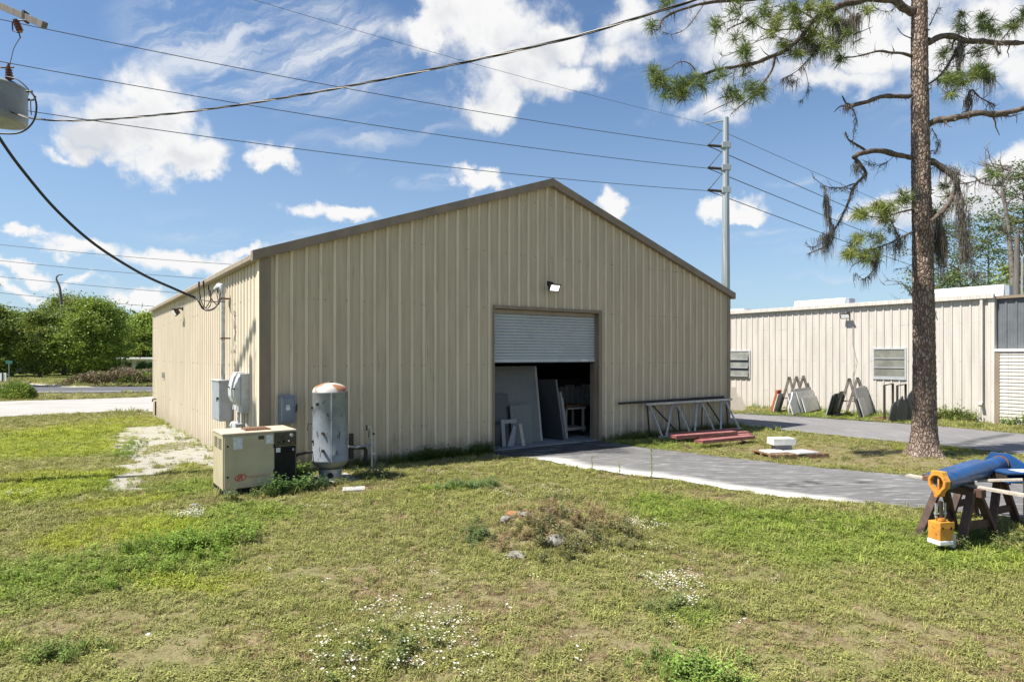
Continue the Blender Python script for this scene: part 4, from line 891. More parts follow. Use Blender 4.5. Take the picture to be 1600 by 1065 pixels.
# ================================================================== LAWN CLUMPS (instanced stuff)
PROTO = bpy.data.collections.new('lawn_clumps'); PROTO2 = bpy.data.collections.new('flower_clumps'); PROTO3 = bpy.data.collections.new('weed_clumps')
def clump(coll, name, mt, kind, n, R_, h, w):
    vs = []; fs = []; mi = []
    for i in range(n):
        a = random.uniform(0, 6.283); rr = R_*math.sqrt(random.random()); bx, by = rr*math.cos(a), rr*math.sin(a)
        b = random.uniform(0, 6.283); lean = random.uniform(.15, .9); hh = h*random.uniform(.55, 1.15); ww = w*random.uniform(.7, 1.3)
        dx, dy = math.cos(b), math.sin(b); sx, sy = -dy*ww/2, dx*ww/2; o = len(vs)
        if kind == 'blade':
            m1 = (bx+dx*hh*lean*.35, by+dy*hh*lean*.35, hh*.6); tp = (bx+dx*hh*lean, by+dy*hh*lean, hh*(1.05-lean*.35))
            vs += [(bx-sx, by-sy, -.01), (bx+sx, by+sy, -.01), (m1[0]+sx, m1[1]+sy, m1[2]), (m1[0]-sx, m1[1]-sy, m1[2]), tp]; fs += [(o, o+1, o+2, o+3), (o+3, o+2, o+4)]
        elif kind == 'leaf':
            zc = hh*random.uniform(.3, 1.); tl = random.uniform(-.3, .5); L_ = ww*1.7
            vs += [(bx, by, zc), (bx+dx*L_*.5-sx, by+dy*L_*.5-sy, zc+tl*L_*.5), (bx+dx*L_, by+dy*L_, zc+tl*L_*.4), (bx+dx*L_*.5+sx, by+dy*L_*.5+sy, zc+tl*L_*.5)]; fs += [(o, o+1, o+2, o+3)]
        elif kind == 'straw':
            L_ = hh*2.2; z0 = random.uniform(0, .02); z1 = random.uniform(.0, .03)
            vs += [(bx-sx, by-sy, z0), (bx+sx, by+sy, z0), (bx+dx*L_, by+dy*L_, z1)]; fs += [(o, o+1, o+2)]
        elif kind == 'weed':
            top = (bx+dx*hh*.25, by+dy*hh*.25, hh); vs += [(bx-.003, by, 0), (bx+.003, by, 0), top]; fs += [(o, o+1, o+2)]
            for q in range(9):
                tt = random.uniform(.25, 1.); e = random.uniform(0, 6.283); ex, ey = math.cos(e), math.sin(e); L_ = w*random.uniform(.8, 1.5)
                c_ = (bx+dx*hh*.25*tt, by+dy*hh*.25*tt, hh*tt); o = len(vs); q_ = L_*.28
                vs += [c_, (c_[0]+ex*L_*.5-ey*q_, c_[1]+ey*L_*.5+ex*q_, c_[2]+L_*.25), (c_[0]+ex*L_, c_[1]+ey*L_, c_[2]+L_*.1), (c_[0]+ex*L_*.5+ey*q_, c_[1]+ey*L_*.5-ex*q_, c_[2]+L_*.25)]; fs += [(o, o+1, o+2, o+3)]
        elif kind == 'flower':
            r_ = w*random.uniform(.7, 1.2); zc = hh
            for q in range(6):
                a0 = q*1.047+b; a1 = a0+.8; o = len(vs)
                vs += [(bx, by, zc), (bx+math.cos(a0)*r_, by+math.sin(a0)*r_, zc+.004), (bx+math.cos(a1)*r_, by+math.sin(a1)*r_, zc+.004)]; fs += [(o, o+1, o+2)]
    me = bpy.data.meshes.new(name); me.from_pydata(vs, [], fs); me.materials.append(mt); o = bpy.data.objects.new(name, me); coll.objects.link(o)
for i in range(3): clump(PROTO, f'clump_{i}', M['grass'], 'blade', 24, .065, .058, .0062)
for i in range(3, 5): clump(PROTO, f'clump_{i}', M['grass'], 'leaf', 34, .070, .046, .0155)
for i in range(5, 7): clump(PROTO, f'clump_{i}', M['grass'], 'straw', 22, .075, .040, .0055)
clump(PROTO, 'clump_7', M['grass'], 'blade', 14, .05, .13, .0085)
for i in range(2): clump(PROTO2, f'fl_{i}', M['petal'], 'flower', 2+i*2, .07, .085, .0085)
for i in range(3): clump(PROTO3, f'wd_{i}', M['grass'], 'weed', 7, .10, .30, .045)
clump(PROTO3, 'wd_3', M['grass'], 'blade', 22, .05, .24, .008)
def scatter(name, pts, tint, kind, scl, coll, label):
    n = len(pts); me = bpy.data.meshes.new(name); me.vertices.add(n); me.vertices.foreach_set('co', pts.astype(np.float32).ravel())
    a = me.attributes.new('tint', 'FLOAT_COLOR', 'POINT'); a.data.foreach_set('color', np.concatenate([tint, np.ones((n, 1))], 1).astype(np.float32).ravel())
    a = me.attributes.new('kind', 'INT', 'POINT'); a.data.foreach_set('value', kind.astype(np.int32))
    a = me.attributes.new('scl', 'FLOAT', 'POINT'); a.data.foreach_set('value', scl.astype(np.float32))
    rot = np.stack([rng.normal(0, .12, n), rng.normal(0, .12, n), rng.uniform(0, 6.283, n)], 1)
    a = me.attributes.new('rot', 'FLOAT_VECTOR', 'POINT'); a.data.foreach_set('vector', rot.astype(np.float32).ravel())
    o = bpy.data.objects.new(name, me); COL.objects.link(o)
    g = bpy.data.node_groups.new(name, 'GeometryNodeTree')
    g.interface.new_socket('Geometry', in_out='INPUT', socket_type='NodeSocketGeometry'); g.interface.new_socket('Geometry', in_out='OUTPUT', socket_type='NodeSocketGeometry')
    N = g.nodes.new; Lk = g.links.new; gi = N('NodeGroupInput'); gout = N('NodeGroupOutput'); ip = N('GeometryNodeInstanceOnPoints'); ci = N('GeometryNodeCollectionInfo')
    ci.inputs[0].default_value = coll; ci.inputs[1].default_value = True; ci.inputs[2].default_value = True
    def att(nm, ty):
        q = N('GeometryNodeInputNamedAttribute'); q.data_type = ty; q.inputs[0].default_value = nm; return q.outputs[0]
    mp = N('GeometryNodeMeshToPoints'); Lk(gi.outputs[0], mp.inputs[0]); Lk(mp.outputs[0], ip.inputs['Points']); Lk(ci.outputs[0], ip.inputs['Instance']); ip.inputs['Pick Instance'].default_value = True
    Lk(att('kind', 'INT'), ip.inputs['Instance Index']); Lk(att('rot', 'FLOAT_VECTOR'), ip.inputs['Rotation']); Lk(att('scl', 'FLOAT'), ip.inputs['Scale']); Lk(ip.outputs[0], gout.inputs[0])
    md = o.modifiers.new('scatter', 'NODES'); md.node_group = g
    return tag(o, label, 'vegetation', kind='stuff')
def lawn_points():
    out = []
    for y0, y1, den, sc_ in ((2.6, 3.9, 300, 1.1), (3.9, 6.5, 620, .95), (6.5, 9.5, 480, 1.05), (9.5, 14, 300, 1.25), (14, 20, 130, 1.7), (20, 30, 48, 2.6), (30, 46, 14, 4.2), (46, 75, 4, 7.)):
        xl, xr = -.86*y1-3.6, .86*y1+3.6; n = int((xr-xl)*(y1-y0)*den); x = rng.uniform(xl, xr, n); y = rng.uniform(y0, y1, n)
        k = np.abs(x) < .86*y+3.6; x = x[k]; y = y[k]; out.append(np.stack([x, y, np.full(len(x), sc_)], 1))
    P = np.concatenate(out); x, y, s = P.T
    jx = (fbm(x*3, y*3, 131)-.5)*.35; jy = (fbm(x*3, y*3, 137)-.5)*.35
    bad = np.zeros(len(x), bool)
    for Q in HOLES: bad |= inpoly(x+jx, y+jy, Q)
    U = (x-C0[0])*UX+(y-C0[1])*UY; V = -(x-C0[0])*UY+(y-C0[1])*UX
    bad |= (U > -.10) & (U < WF+.08) & (V > -.06) & (V < WL+.1)
    bx_, by_ = x-b0[0], y-b0[1]; bad |= ((bx_*UX+by_*UY) > -.1)
    cu_, cv_ = (x+4.97)*UX+(y-11.05)*UY, -(x+4.97)*UY+(y-11.05)*UX; bad |= (cu_ > .04) & (cu_ < 1.2) & (cv_ > .06) & (cv_ < .84)
    bad |= ((np.abs(x-px_) < .7) & (np.abs(y-py_) < .4)) | (np.hypot(x-TX, y-TY) < .40)
    bad |= np.hypot(x-9.86, y-15.5) < .30
    san = inpoly(x+(fbm(x*2.3, y*2.3, 31)-.5)*1.1, y+(fbm(x*2.3, y*2.3, 37)-.5)*1.1, SAND) | inpoly(x+(fbm(x*2.3, y*2.3, 31)-.5)*.8, y, YARD)
    bad |= san & (rng.random(len(x)) > .04+.75*(fbm(x*2.2, y*2.2, 47) > .63)+.5*(esum(x, y, [ell(262, 700, 36, 13)], .3) > .3))
    k = ~bad; return x[k], y[k], s[k]
x, y, s = lawn_points(); n = len(x)
lu, dr_, ye = lawn(x, y)
keep = rng.random(n) > np.clip(dr_-.55, 0, .35); x, y, s, lu, dr_, ye = [q[keep] for q in (x, y, s, lu, dr_, ye)]; n = len(x)
r_ = rng.random(n); strawm = r_ < dr_*.55+.05
c = lerp(np.broadcast_to(OLIVE, (n, 3)), GREEN, np.clip(lu+rng.normal(0, .15, n), 0, 1)); c = lerp(c, YELC, np.clip(ye*.65+rng.normal(0, .1, n), 0, 1)); c = lerp(c, cA((.30, .26, .12)), dr_*.55)
c[strawm] = np.where(rng.random((strawm.sum(), 1)) < .35, cA((.20, .125, .07)), STRAW)*rng.uniform(.75, 1.15, (strawm.sum(), 1))
dk = rng.random(n) < .04+.04*lu; c[dk] = c[dk]*.55+DARKG*.3
c = c*rng.uniform(.80, 1.22, (n, 1)); c = np.clip(c, .01, .9)
kd = np.where(strawm, rng.integers(5, 7, n), np.where(rng.random(n) < .45+.38*lu, rng.integers(3, 5, n), rng.integers(0, 3, n)))
kd = np.where((rng.random(n) < .03+.03*lu) & (~strawm), 7, kd)
hs = s*rng.uniform(.55, 1.5, n)*(.74+.10*lu-.12*dr_)*(1-.0*s)
hs = np.where(s > 1.5, hs*.72, hs)
zz = terrain(x, y)-.004
scatter('grass', np.stack([x, y, zz], 1), c, kd, hs, PROTO, 'mottled green and straw coloured lawn of short grass and low weeds')
# wildflowers
FLW = [(1050, 915, 54, 17, 80), (1075, 945, 25, 8, 20), (600, 1010, 120, 50, 46), (560, 1050, 80, 20, 22), (700, 1040, 80, 30, 22), (620, 960, 80, 20, 25), (700, 1000, 50, 30, 30), (290, 810, 26, 4, 55), (300, 805, 20, 4, 30), (1005, 825, 32, 6, 40), (830, 775, 70, 10, 45), (40, 775, 30, 5, 25), (620, 745, 60, 12, 30), (700, 742, 40, 6, 14), (800, 900, 400, 120, 60), (500, 790, 80, 10, 14)]
fp = []
for px, py, rx, ry, k in FLW:
    e = ell(px, py, rx, ry)
    for _ in range(k): a = random.uniform(0, 6.283); q = math.sqrt(random.random()); fp.append((e[0]+e[2]*q*math.cos(a), e[1]+e[3]*q*math.sin(a)))
fp = np.array(fp); scatter('white_wildflowers', np.stack([fp[:, 0], fp[:, 1], terrain(fp[:, 0], fp[:, 1])], 1), np.full((len(fp), 3), .7), rng.integers(0, 2, len(fp)), rng.uniform(.7, 1.3, len(fp)), PROTO2, 'scattered small white wildflowers in the lawn')
# taller weeds along walls and round the machines
wp = []
def wline(a, b, n, w, h, col):
    for _ in range(n):
        t_ = random.random(); wp.append((a[0]+(b[0]-a[0])*t_+random.gauss(0, w), a[1]+(b[1]-a[1])*t_+random.gauss(0, w), h*random.uniform(.5, 1.2), col))
dgc, lgc, yc = (.165, .20, .06), (.20, .28, .06), (.26, .30, .06)
wline(bw(1.2, -.16), bw(3.2, -.2), 60, .06, .7, dgc); wline(bw(3.2, -.2), bw(5.4, -.18), 170, .08, .85, (.11, .15, .04)); wline(bw(9.4, -.25), bw(15, -.3), 300, .13, .65, dgc)
wline(bw(-1.1, -2.15), bw(.5, -2.1), 34, .09, .75, dgc); wline(bw(-.3, -2.1), bw(.7, -2.0), 26, .10, 1.0, (.13, .22, .06)); wline(bw(.4, -1.6), bw(2.2, -1.7), 80, .14, .4, dgc); wline(bw(.3, -.9), bw(.6, -1.0), 22, .12, 1.0, lgc)
wline(bw(1.5, -1.5), bw(2.0, -1.3), 14, .1, 1.0, (.20, .24, .12)); wline(bw(-.1, 3), bw(-.15, 17), 60, .05, .5, yc); wline(bw(9.6, -1.5), bw(12.5, -1.6), 60, .15, .5, dgc)
wline(G(850, 860), G(990, 840), 120, .28, .55, (.19, .19, .08)); wline(G(800, 830), G(960, 815), 160, .3, .42, (.30, .22, .12)); wline(G(840, 790), G(890, 785), 30, .15, .6, (.20, .21, .08)); wline(G(790, 800), G(930, 790), 90, .25, .45, (.30, .24, .12)); wline(G(240, 870), G(330, 850), 110, .35, .7, (.18, .27, .04)); wline(G(560, 1040), G(640, 1000), 25, .2, .55, dgc)
wline(G(1020, 960), G(1110, 955), 26, .14, .5, (.18, .22, .07)); wline(G(1040, 1050), G(1100, 1060), 40, .15, .55, (.19, .28, .06)); wline(G(60, 1030), G(140, 1020), 26, .08, .5, (.18, .25, .06)); wline(G(1450, 840), G(1590, 850), 60, .25, .55, dgc)
wline(b2w(.5, -.2), b2w(2.6, -.2), 60, .12, 1.6, (.24, .28, .09)); wline(b2w(3, -.3), b2w(10, -.3), 80, .15, .8, lgc); wline(b2w(-.2, -.2), b2w(-2, -.3), 30, .1, 1.3, lgc); wline(G(690, 765), G(770, 760), 60, .12, .6, (.18, .27, .10)); wline(G(1000, 790), G(1300, 830), 150, .4, .4, (.20, .28, .04)); wline(G(730, 830), G(760, 850), 26, .1, .5, (.14, .19, .07))
wline(G(100, 760), G(230, 770), 60, .3, .45, (.22, .30, .03)); wline(G(1400, 660), G(1560, 670), 60, .25, .5, lgc); wline(G(10, 905), G(180, 915), 90, .3, .45, (.18, .26, .04)); wline(G(190, 720), G(215, 690), 60, .2, .5, (.15, .24, .03))
A = np.array([(a, b, h) for a, b, h, _ in wp]); Cc = np.array([q for *_, q in wp])*rng.uniform(.75, 1.3, (len(wp), 1))
scatter('tall_weeds', np.stack([A[:, 0], A[:, 1], terrain(A[:, 0], A[:, 1])], 1), Cc, rng.integers(0, 4, len(wp)), A[:, 2], PROTO3, 'taller leafy weeds along the walls and round the machines')
# single tall stalks at the edge of the drive
for i, (px, py, h, lb) in enumerate(((1018, 760, .75, 'single tall seed stalk at the near edge of the driveway'), (925, 737, .32, 'short thin stalk at the driveway edge, left of the tall one'), (968, 741, .26, 'short thin stalk between the tall stalk and the left one'))):
    a = G(px, py); k = MB(); st_ = [(0, 0, 0), (.01, 0, h*.5), (-.015, .01, h)]; k.tube(st_, [.007, .006, .003], 5)
    for q in range(int(26*h/.75)+6):
        zz_ = h*random.uniform(.15, 1.); e = random.uniform(0, 6.28); l = .05*random.uniform(.6, 1.3); cx_, cy_ = math.cos(e), math.sin(e)
        k.add([(0, 0, zz_), (cx_*l*.5-cy_*.012, cy_*l*.5+cx_*.012, zz_+.03), (cx_*l, cy_*l, zz_+.02), (cx_*l*.5+cy_*.012, cy_*l*.5-cx_*.012, zz_+.03)], [(0, 1, 2, 3)])
    tag(k.build('weed_stalk', M['leaf_mid'], None, loc=(*a, tz(*a))), lb, 'weed')
# rocks, rubble, paver
def rock(px, py, r, sq, mt, label, name='rock', grp=None):
    bm = bmesh.new(); bmesh.ops.create_icosphere(bm, subdivisions=3, radius=r); sd_ = random.uniform(0, 50)
    for w in bm.verts:
        nn = mnoise.noise(w.co/r*1.1+Vector((sd_, 0, 0)))*.35+mnoise.noise(w.co/r*3+Vector((0, sd_, 0)))*.10; w.co *= 1+nn; w.co.z *= sq; w.co.x *= 1.2
    me = bpy.data.meshes.new(name); bm.to_mesh(me); bm.free(); me.materials.append(M[mt]); o = bpy.data.objects.new(name, me); COL.objects.link(o); a = G(px, py); o.location = (*a, tz(*a)+r*sq*.35); o.rotation_euler.z = random.uniform(0, 3); return tag(o, label, 'rock', grp)
rock(868, 820, .12, .62, 'rock', 'largest grey rock on the right side of the rubble mound'); rock(810, 868, .12, .30, 'rock', 'flat pale rock at the foot of the rubble mound'); rock(790, 812, .07, .6, 'rock', 'small dark grey rock at the left of the rubble mound')
rock(800, 803, .06, .6, 'brick', 'orange brick fragment on the rubble mound', 'brick_fragment'); rock(822, 810, .075, .4, 'rock', 'low brownish rock beside the orange brick fragment'); rock(303, 791, .07, .5, 'rock', 'small whitish stone in the lawn in front of the compressor')
rock(233, 992, .025, .6, 'whitestone', 'tiny white pebble in the dry grass at lower left')
a = G(553, 765); tag(MB().box((-.20, -.16, -.02), (.20, .16, .035)).build('concrete_paver', M['concrete'], None, .012, loc=(*a, tz(*a)), rz=R(14)), 'broken concrete paver lying in the grass in front of the tank', 'paver')
gr = MB(); rr_ = random.Random(3)
for i in range(420):
    u_ = rr_.uniform(4.0, 6.2); v_ = -abs(rr_.gauss(.3, .18)); a = bw(u_, v_) if rr_.random() < .6 else (G(rr_.gauss(835, 45), rr_.gauss(795, 12))); s_ = rr_.uniform(.008, .026)
    zc = tz(*a)+s_*.3; gr.add([(a[0]-s_, a[1], zc), (a[0]+s_, a[1], zc), (a[0], a[1]-s_, zc), (a[0], a[1]+s_, zc), (a[0], a[1], zc+s_*.8), (a[0], a[1], zc-s_)], [(0, 2, 4), (2, 1, 4), (1, 3, 4), (3, 0, 4), (2, 0, 5), (1, 2, 5), (3, 1, 5), (0, 3, 5)])
tag(gr.build('gravel', M['rock'], fixn=False), 'loose gravel by the door and on the rubble mound', 'gravel', kind='stuff')
# ================================================================== PINE TREE
PB = G(1445, 714); PY = PB[1]+.25; PX = (1444.5-CX)/F*PY; PZ = tz(PX, PY)
pine = thing('pine_tree', 'large longleaf pine with flaky bark, drooping branches and hanging moss at the right', 'tree', (PX, PY, PZ))
def PL(px, py, dy=0.): return D(px, py, PY+dy)-Vector((PX, PY, PZ))
# trunk: real plates displaced
bm = bmesh.new(); NS, NR = 110, 560; TOPZ = 16.5
def trunk_c(z): return Vector((-.115*z*.1*.9 + .03*math.sin(z*.5), .02*math.sin(z*.4), 0))
def trunk_r(z): return (.262-.0085*z) + .20*math.exp(-z/.26)
rows = []
for i in range(NR):
    z = -.15+ (TOPZ+.15)*(i/(NR-1))**1.25; row = []
    for j in range(NS):
        a = 2*math.pi*j/NS; rr = trunk_r(z); p = Vector((math.cos(a)*rr, math.sin(a)*rr, z))
        d1 = mnoise.cell(Vector((0, 0, 0)))*0
        w_ = p+mnoise.noise_vector(p*5)*.045; vd = mnoise.voronoi(Vector((w_.x*13, w_.y*13, w_.z*5.5)))[0]; e = vd[1]-vd[0]
        k = min(1, e/.28)*.015 + mnoise.noise(p*22)*.005 - .010; lobes = .05*math.exp(-max(z, 0)/.22)*math.sin(a*5+1)
        row.append(bm.verts.new(trunk_c(z)+Vector((math.cos(a)*(rr+k+lobes), math.sin(a)*(rr+k+lobes), z))))
    rows.append(row)
for i in range(NR-1):
    for j in range(NS): bm.faces.new((rows[i][j], rows[i][(j+1) % NS], rows[i+1][(j+1) % NS], rows[i+1][j]))
me = bpy.data.meshes.new('trunk'); bm.to_mesh(me); bm.free(); me.materials.append(M['bark']); me.shade_smooth(); o = bpy.data.objects.new('trunk', me); COL.objects.link(o); o.parent = pine
NV, NFc = [], []; MV, MF = [], []
def tuft(c, d, n=70, L_=.30, spread=1.0, w=.0085):
    c = Vector(c); d = Vector(d).normalized()
    for _ in range(n):
        q = Vector((random.gauss(0, 1), random.gauss(0, 1), random.gauss(0, 1))).normalized(); v = (d*random.uniform(.3, 1.1)+q*spread).normalized(); l = L_*random.uniform(.65, 1.1)
        s = v.cross(Vector((random.random()-.5, random.random()-.5, .2))).normalized()*w/2; b = c - d*random.uniform(0, .10); m_ = b+v*l*.55; tp = b+v*l+Vector((0, 0, -.22*l)); o = len(NV)
        NV.extend([b-s, b+s, m_+s*1.2, m_-s*1.2, tp]); NFc.extend([(o, o+1, o+2, o+3), (o+3, o+2, o+4)])
def mossy(a, b, n, L_, w=.014, sp=.05):
    a = Vector(a); b = Vector(b)
    for _ in range(n):
        p = a.lerp(b, random.random())+Vector((random.gauss(0, sp), random.gauss(0, sp), random.gauss(0, sp*.5))); l = L_*random.uniform(.25, 1.1)*random.uniform(.5, 1); k = 5; an = random.uniform(0, 3.14); s = Vector((math.cos(an), math.sin(an), 0))*w*random.uniform(.5, 1.3)/2
        o = len(MV); q = p.copy()
        for i in range(k+1):
            f_ = 1-(i/k)*.75; MV.extend([q-s*f_, q+s*f_]); q = q+Vector((random.gauss(0, .012), random.gauss(0, .012), -l/k))
        MF.extend([(o+2*i, o+2*i+1, o+2*i+3, o+2*i+2) for i in range(k)])
def smooth_path(P, n=5):
    P = [Vector(p) for p in P]; out = []
    for i in range(len(P)-1):
        p0 = P[max(i-1, 0)]; p1 = P[i]; p2 = P[i+1]; p3 = P[min(i+2, len(P)-1)]
        for k in range(n):
            t = k/n; out.append(.5*((2*p1)+(-p0+p2)*t+(2*p0-5*p1+4*p2-p3)*t*t+(-p0+3*p1-3*p2+p3)*t**3))
    return out+[P[-1]]
def branch(pix, r0, r1, dep, name='branch', rough=.32, twigs=0, tl=.5, mt='twig', moss=0, ml=.4, into=True):
    """pix: surveyed course of the limb; dep: metres towards (-) or away from (+) the viewer at its tip"""
    twigs = int(twigs*1.8); r0 *= .88; n = len(pix); P = [PL(px, py, dep*(i/(n-1))) for i, (px, py) in enumerate(pix)]; Q = smooth_path(P, 5); N_ = len(Q); Q2 = []
    for i, q in enumerate(Q):
        r_ = r0+(r1-r0)*i/(N_-1); Q2.append(q+mnoise.noise_vector(q*2.3)*r_*.9*(0 if i == 0 else 1))
    rs = [(r0+(r1-r0)*(i/(N_-1))**.8)*(1+rough*mnoise.noise(Q2[i]*9)) for i in range(N_)]
    mb = MB(); mb.tube(Q2, rs, 9 if r0 > .03 else 5)
    for _ in range(twigs):
        i = random.randint(int(N_*.25), N_-2); d = (Q2[i+1]-Q2[i-1]).normalized(); s = Vector((random.gauss(0, 1), random.gauss(0, 1), random.gauss(-.1, .8))).normalized()
        v = (d*.7+s).normalized(); L_ = tl*random.uniform(.4, 1.1); p = Q2[i]; T = [p]
        for k in range(5): v = (v+Vector((random.gauss(0, .28), random.gauss(0, .28), random.gauss(0.02, .28)))).normalized(); p = p+v*L_/5; T.append(p)
        mb.tube(T, [max(rs[i]*.35, .007)*(1-.75*k/5) for k in range(6)], 4)
    if moss: mossy_path(Q2, int(moss*1.7), ml)
    elif twigs: mossy_path(Q2, 5, .14)
    return mb.build(name, M[mt], pine, smooth=True, fixn=False), Q2
def mossy_path(Q, n, L_):
    for _ in range(n):
        i = random.randint(0, len(Q)-2); mossy(Q[i], Q[i+1], 5, L_, sp=.03)
# --- left limbs
branch([(1428, 22), (1400, 4), (1372, -2), (1340, 3), (1305, 12), (1272, 32), (1248, 60), (1225, 80), (1190, 95), (1160, 103), (1130, 106), (1100, 116), (1072, 130), (1052, 141)], .115, .018, -1.2, twigs=9, moss=46, ml=.22)
branch([(1212, 86), (1206, 108), (1186, 138), (1166, 158), (1142, 178)], .04, .010, .3, twigs=8, moss=8, ml=.2)
branch([(1092, 118), (1078, 100), (1062, 97), (1044, 108), (1022, 112)], .018, .007, -.2, twigs=4, tl=.3)
branch([(1100, 115), (1085, 128), (1060, 140), (1040, 135), (1025, 118)], .018, .007, -.3, twigs=4, tl=.3)
branch([(1150, 104), (1146, 120), (1148, 136), (1158, 144)], .012, .006, -.1, twigs=2, tl=.3)
branch([(1262, 42), (1232, 46), (1196, 46), (1170, 28), (1158, 36), (1136, 46)], .022, .007, -.9, twigs=12, tl=.4)
branch([(1272, 30), (1246, 16), (1228, 26), (1190, 26), (1150, 40), (1132, 50)], .026, .007, .5, twigs=8, tl=.35)
branch([(1240, 66), (1212, 58), (1190, 62), (1160, 76), (1130, 88), (1128, 78)], .020, .006, .8, twigs=7, tl=.3)
branch([(1425, -20), (1340, -16), (1250, -8), (1160, 0), (1100, 6), (1062, 16), (1036, 30), (1028, 46), (1014, 44)], .08, .008, -2.0, twigs=10, tl=.4, moss=12, ml=.3)
branch([(1100, 6), (1086, 28), (1070, 46), (1050, 54), (1034, 50)], .015, .006, -.9, twigs=7, tl=.3)
branch([(1315, 8), (1330, 26), (1316, 50), (1300, 70), (1286, 78)], .030, .008, -.7, twigs=9, moss=26, ml=.5)
branch([(1282, 24), (1270, 60), (1276, 76), (1262, 94), (1244, 112), (1222, 124)], .028, .008, -.4, twigs=9, moss=24, ml=.3)
branch([(1230, 30), (1214, 44), (1196, 54), (1180, 66)], .012, .005, -.9, twigs=8, tl=.35)
branch([(1180, 20), (1164, 34), (1150, 30), (1128, 38), (1110, 52)], .014, .005, -1.2, twigs=9, tl=.35)
branch([(1290, 20), (1262, 34), (1240, 44), (1214, 70)], .016, .006, -.7, twigs=9, tl=.4, moss=10, ml=.25)
branch([(1256, 104), (1262, 126), (1262, 144), (1250, 160)], .010, .005, -.4, twigs=4, tl=.2, moss=7, ml=.2)
branch([(1360, 2), (1370, 14), (1390, 18), (1400, 12)], .016, .006, -.6, twigs=9, tl=.35)
branch([(1424, 88), (1400, 82), (1372, 81), (1345, 87), (1319, 90)], .045, .012, -.3, twigs=5, tl=.3, moss=7, ml=.15)
branch([(1422, 150), (1396, 150), (1366, 154), (1340, 163), (1328, 168)], .062, .045, -.5, moss=5, ml=.2)
branch([(1332, 166), (1322, 162), (1316, 150)], .05, .012, -.1, rough=.5); branch([(1330, 168), (1314, 166), (1303, 176)], .04, .006, -.2)
branch([(1332, 170), (1338, 186), (1334, 206), (1332, 226)], .014, .008, -.4, moss=9, ml=.2)
branch([(1424, 246), (1396, 240), (1366, 236), (1346, 239), (1334, 247)], .075, .055, -.6)
branch([(1352, 236), (1338, 226), (1326, 218), (1321, 206)], .038, .014, -.5, moss=6, ml=.2)
branch([(1335, 246), (1344, 258), (1352, 272), (1336, 290), (1324, 318), (1314, 342), (1301, 364), (1290, 384), (1262, 397)], .055, .012, -.6, twigs=8, moss=44, ml=.3, rough=.4)
branch([(1335, 287), (1310, 294), (1290, 291), (1270, 277)], .018, .006, -.9, twigs=7, tl=.3, moss=9, ml=.2)
branch([(1288, 292), (1290, 318), (1296, 342), (1303, 358)], .020, .016, -.7, moss=26, ml=.32)
branch([(1284, 380), (1268, 386), (1258, 378)], .010, .005, -.6, twigs=4, tl=.2)
branch([(1400, 240), (1384, 255), (1368, 258), (1348, 250)], .010, .004, .3, twigs=12, tl=.4, moss=6, ml=.2)
branch([(1430, 326), (1404, 332), (1380, 339), (1352, 337), (1338, 332)], .030, .009, -.7, twigs=8, tl=.4)
branch([(1430, 360), (1404, 372), (1380, 384), (1352, 391), (1326, 390)], .036, .009, -.9, twigs=8, tl=.4, moss=18, ml=.4)
branch([(1376, 386), (1368, 402), (1366, 420), (1350, 436), (1336, 426)], .014, .006, -.6, twigs=5, tl=.25, moss=14, ml=.35)
branch([(1426, 412), (1416, 418), (1402, 420)], .010, .005, .2, twigs=2, tl=.2)
branch([(1392, 344), (1398, 356), (1404, 368), (1410, 378)], .014, .01, .3, moss=12, ml=.5)
# --- right limbs
branch([(1448, 64), (1476, 57), (1504, 61), (1534, 66), (1570, 66), (1610, 67), (1660, 60)], .095, .05, .8, twigs=8, moss=14, ml=.25)
branch([(1450, 196), (1464, 188), (1482, 185), (1504, 181), (1530, 178), (1560, 181), (1586, 175), (1620, 160)], .10, .055, -.8, twigs=5, moss=22, ml=.22)
branch([(1448, 134), (1464, 122), (1478, 106), (1490, 88), (1500, 72)], .022, .035, .5, twigs=8, moss=10, ml=.3)
branch([(1512, 182), (1512, 160), (1518, 140), (1530, 152), (1556, 166)], .030, .012, .3, twigs=10, moss=16, ml=.35)
branch([(1500, 60), (1500, 80), (1497, 112)], .016, .012, .2, twigs=4, moss=24, ml=.5); branch([(1556, 66), (1558, 78), (1563, 84)], .03, .02, -.1, moss=8, ml=.15)
branch([(1530, 66), (1510, 84), (1496, 104), (1470, 100), (1467, 112)], .014, .006, .4, twigs=9, tl=.5); branch([(1512, 84), (1540, 78), (1560, 68), (1580, 45), (1600, 30)], .018, .010, 1.0, twigs=8, tl=.4, moss=6)
branch([(1452, 252), (1470, 262), (1486, 272), (1496, 290), (1486, 312), (1470, 330), (1456, 344)], .085, .05, -.5, twigs=5, moss=36, ml=.5)
branch([(1494, 280), (1500, 310), (1502, 340), (1506, 372), (1512, 400)], .050, .02, -.6, moss=60, ml=.55, rough=.4)
branch([(1496, 288), (1520, 284), (1546, 277), (1560, 268), (1572, 258)], .022, .008, -.5, twigs=10, tl=.4, moss=10)
branch([(1462, 330), (1470, 360), (1478, 378), (1476, 392)], .020, .008, .3, twigs=6, moss=8)
branch([(1456, 200), (1466, 222), (1462, 240)], .012, .008, -.1, moss=10, ml=.2); branch([(1452, 40), (1460, 24), (1467, 10)], .02, .006, -.1, rough=.4, twigs=4, tl=.25)
branch([(1424, 60), (1410, 54), (1402, 44)], .02, .008, -.1, rough=.5)
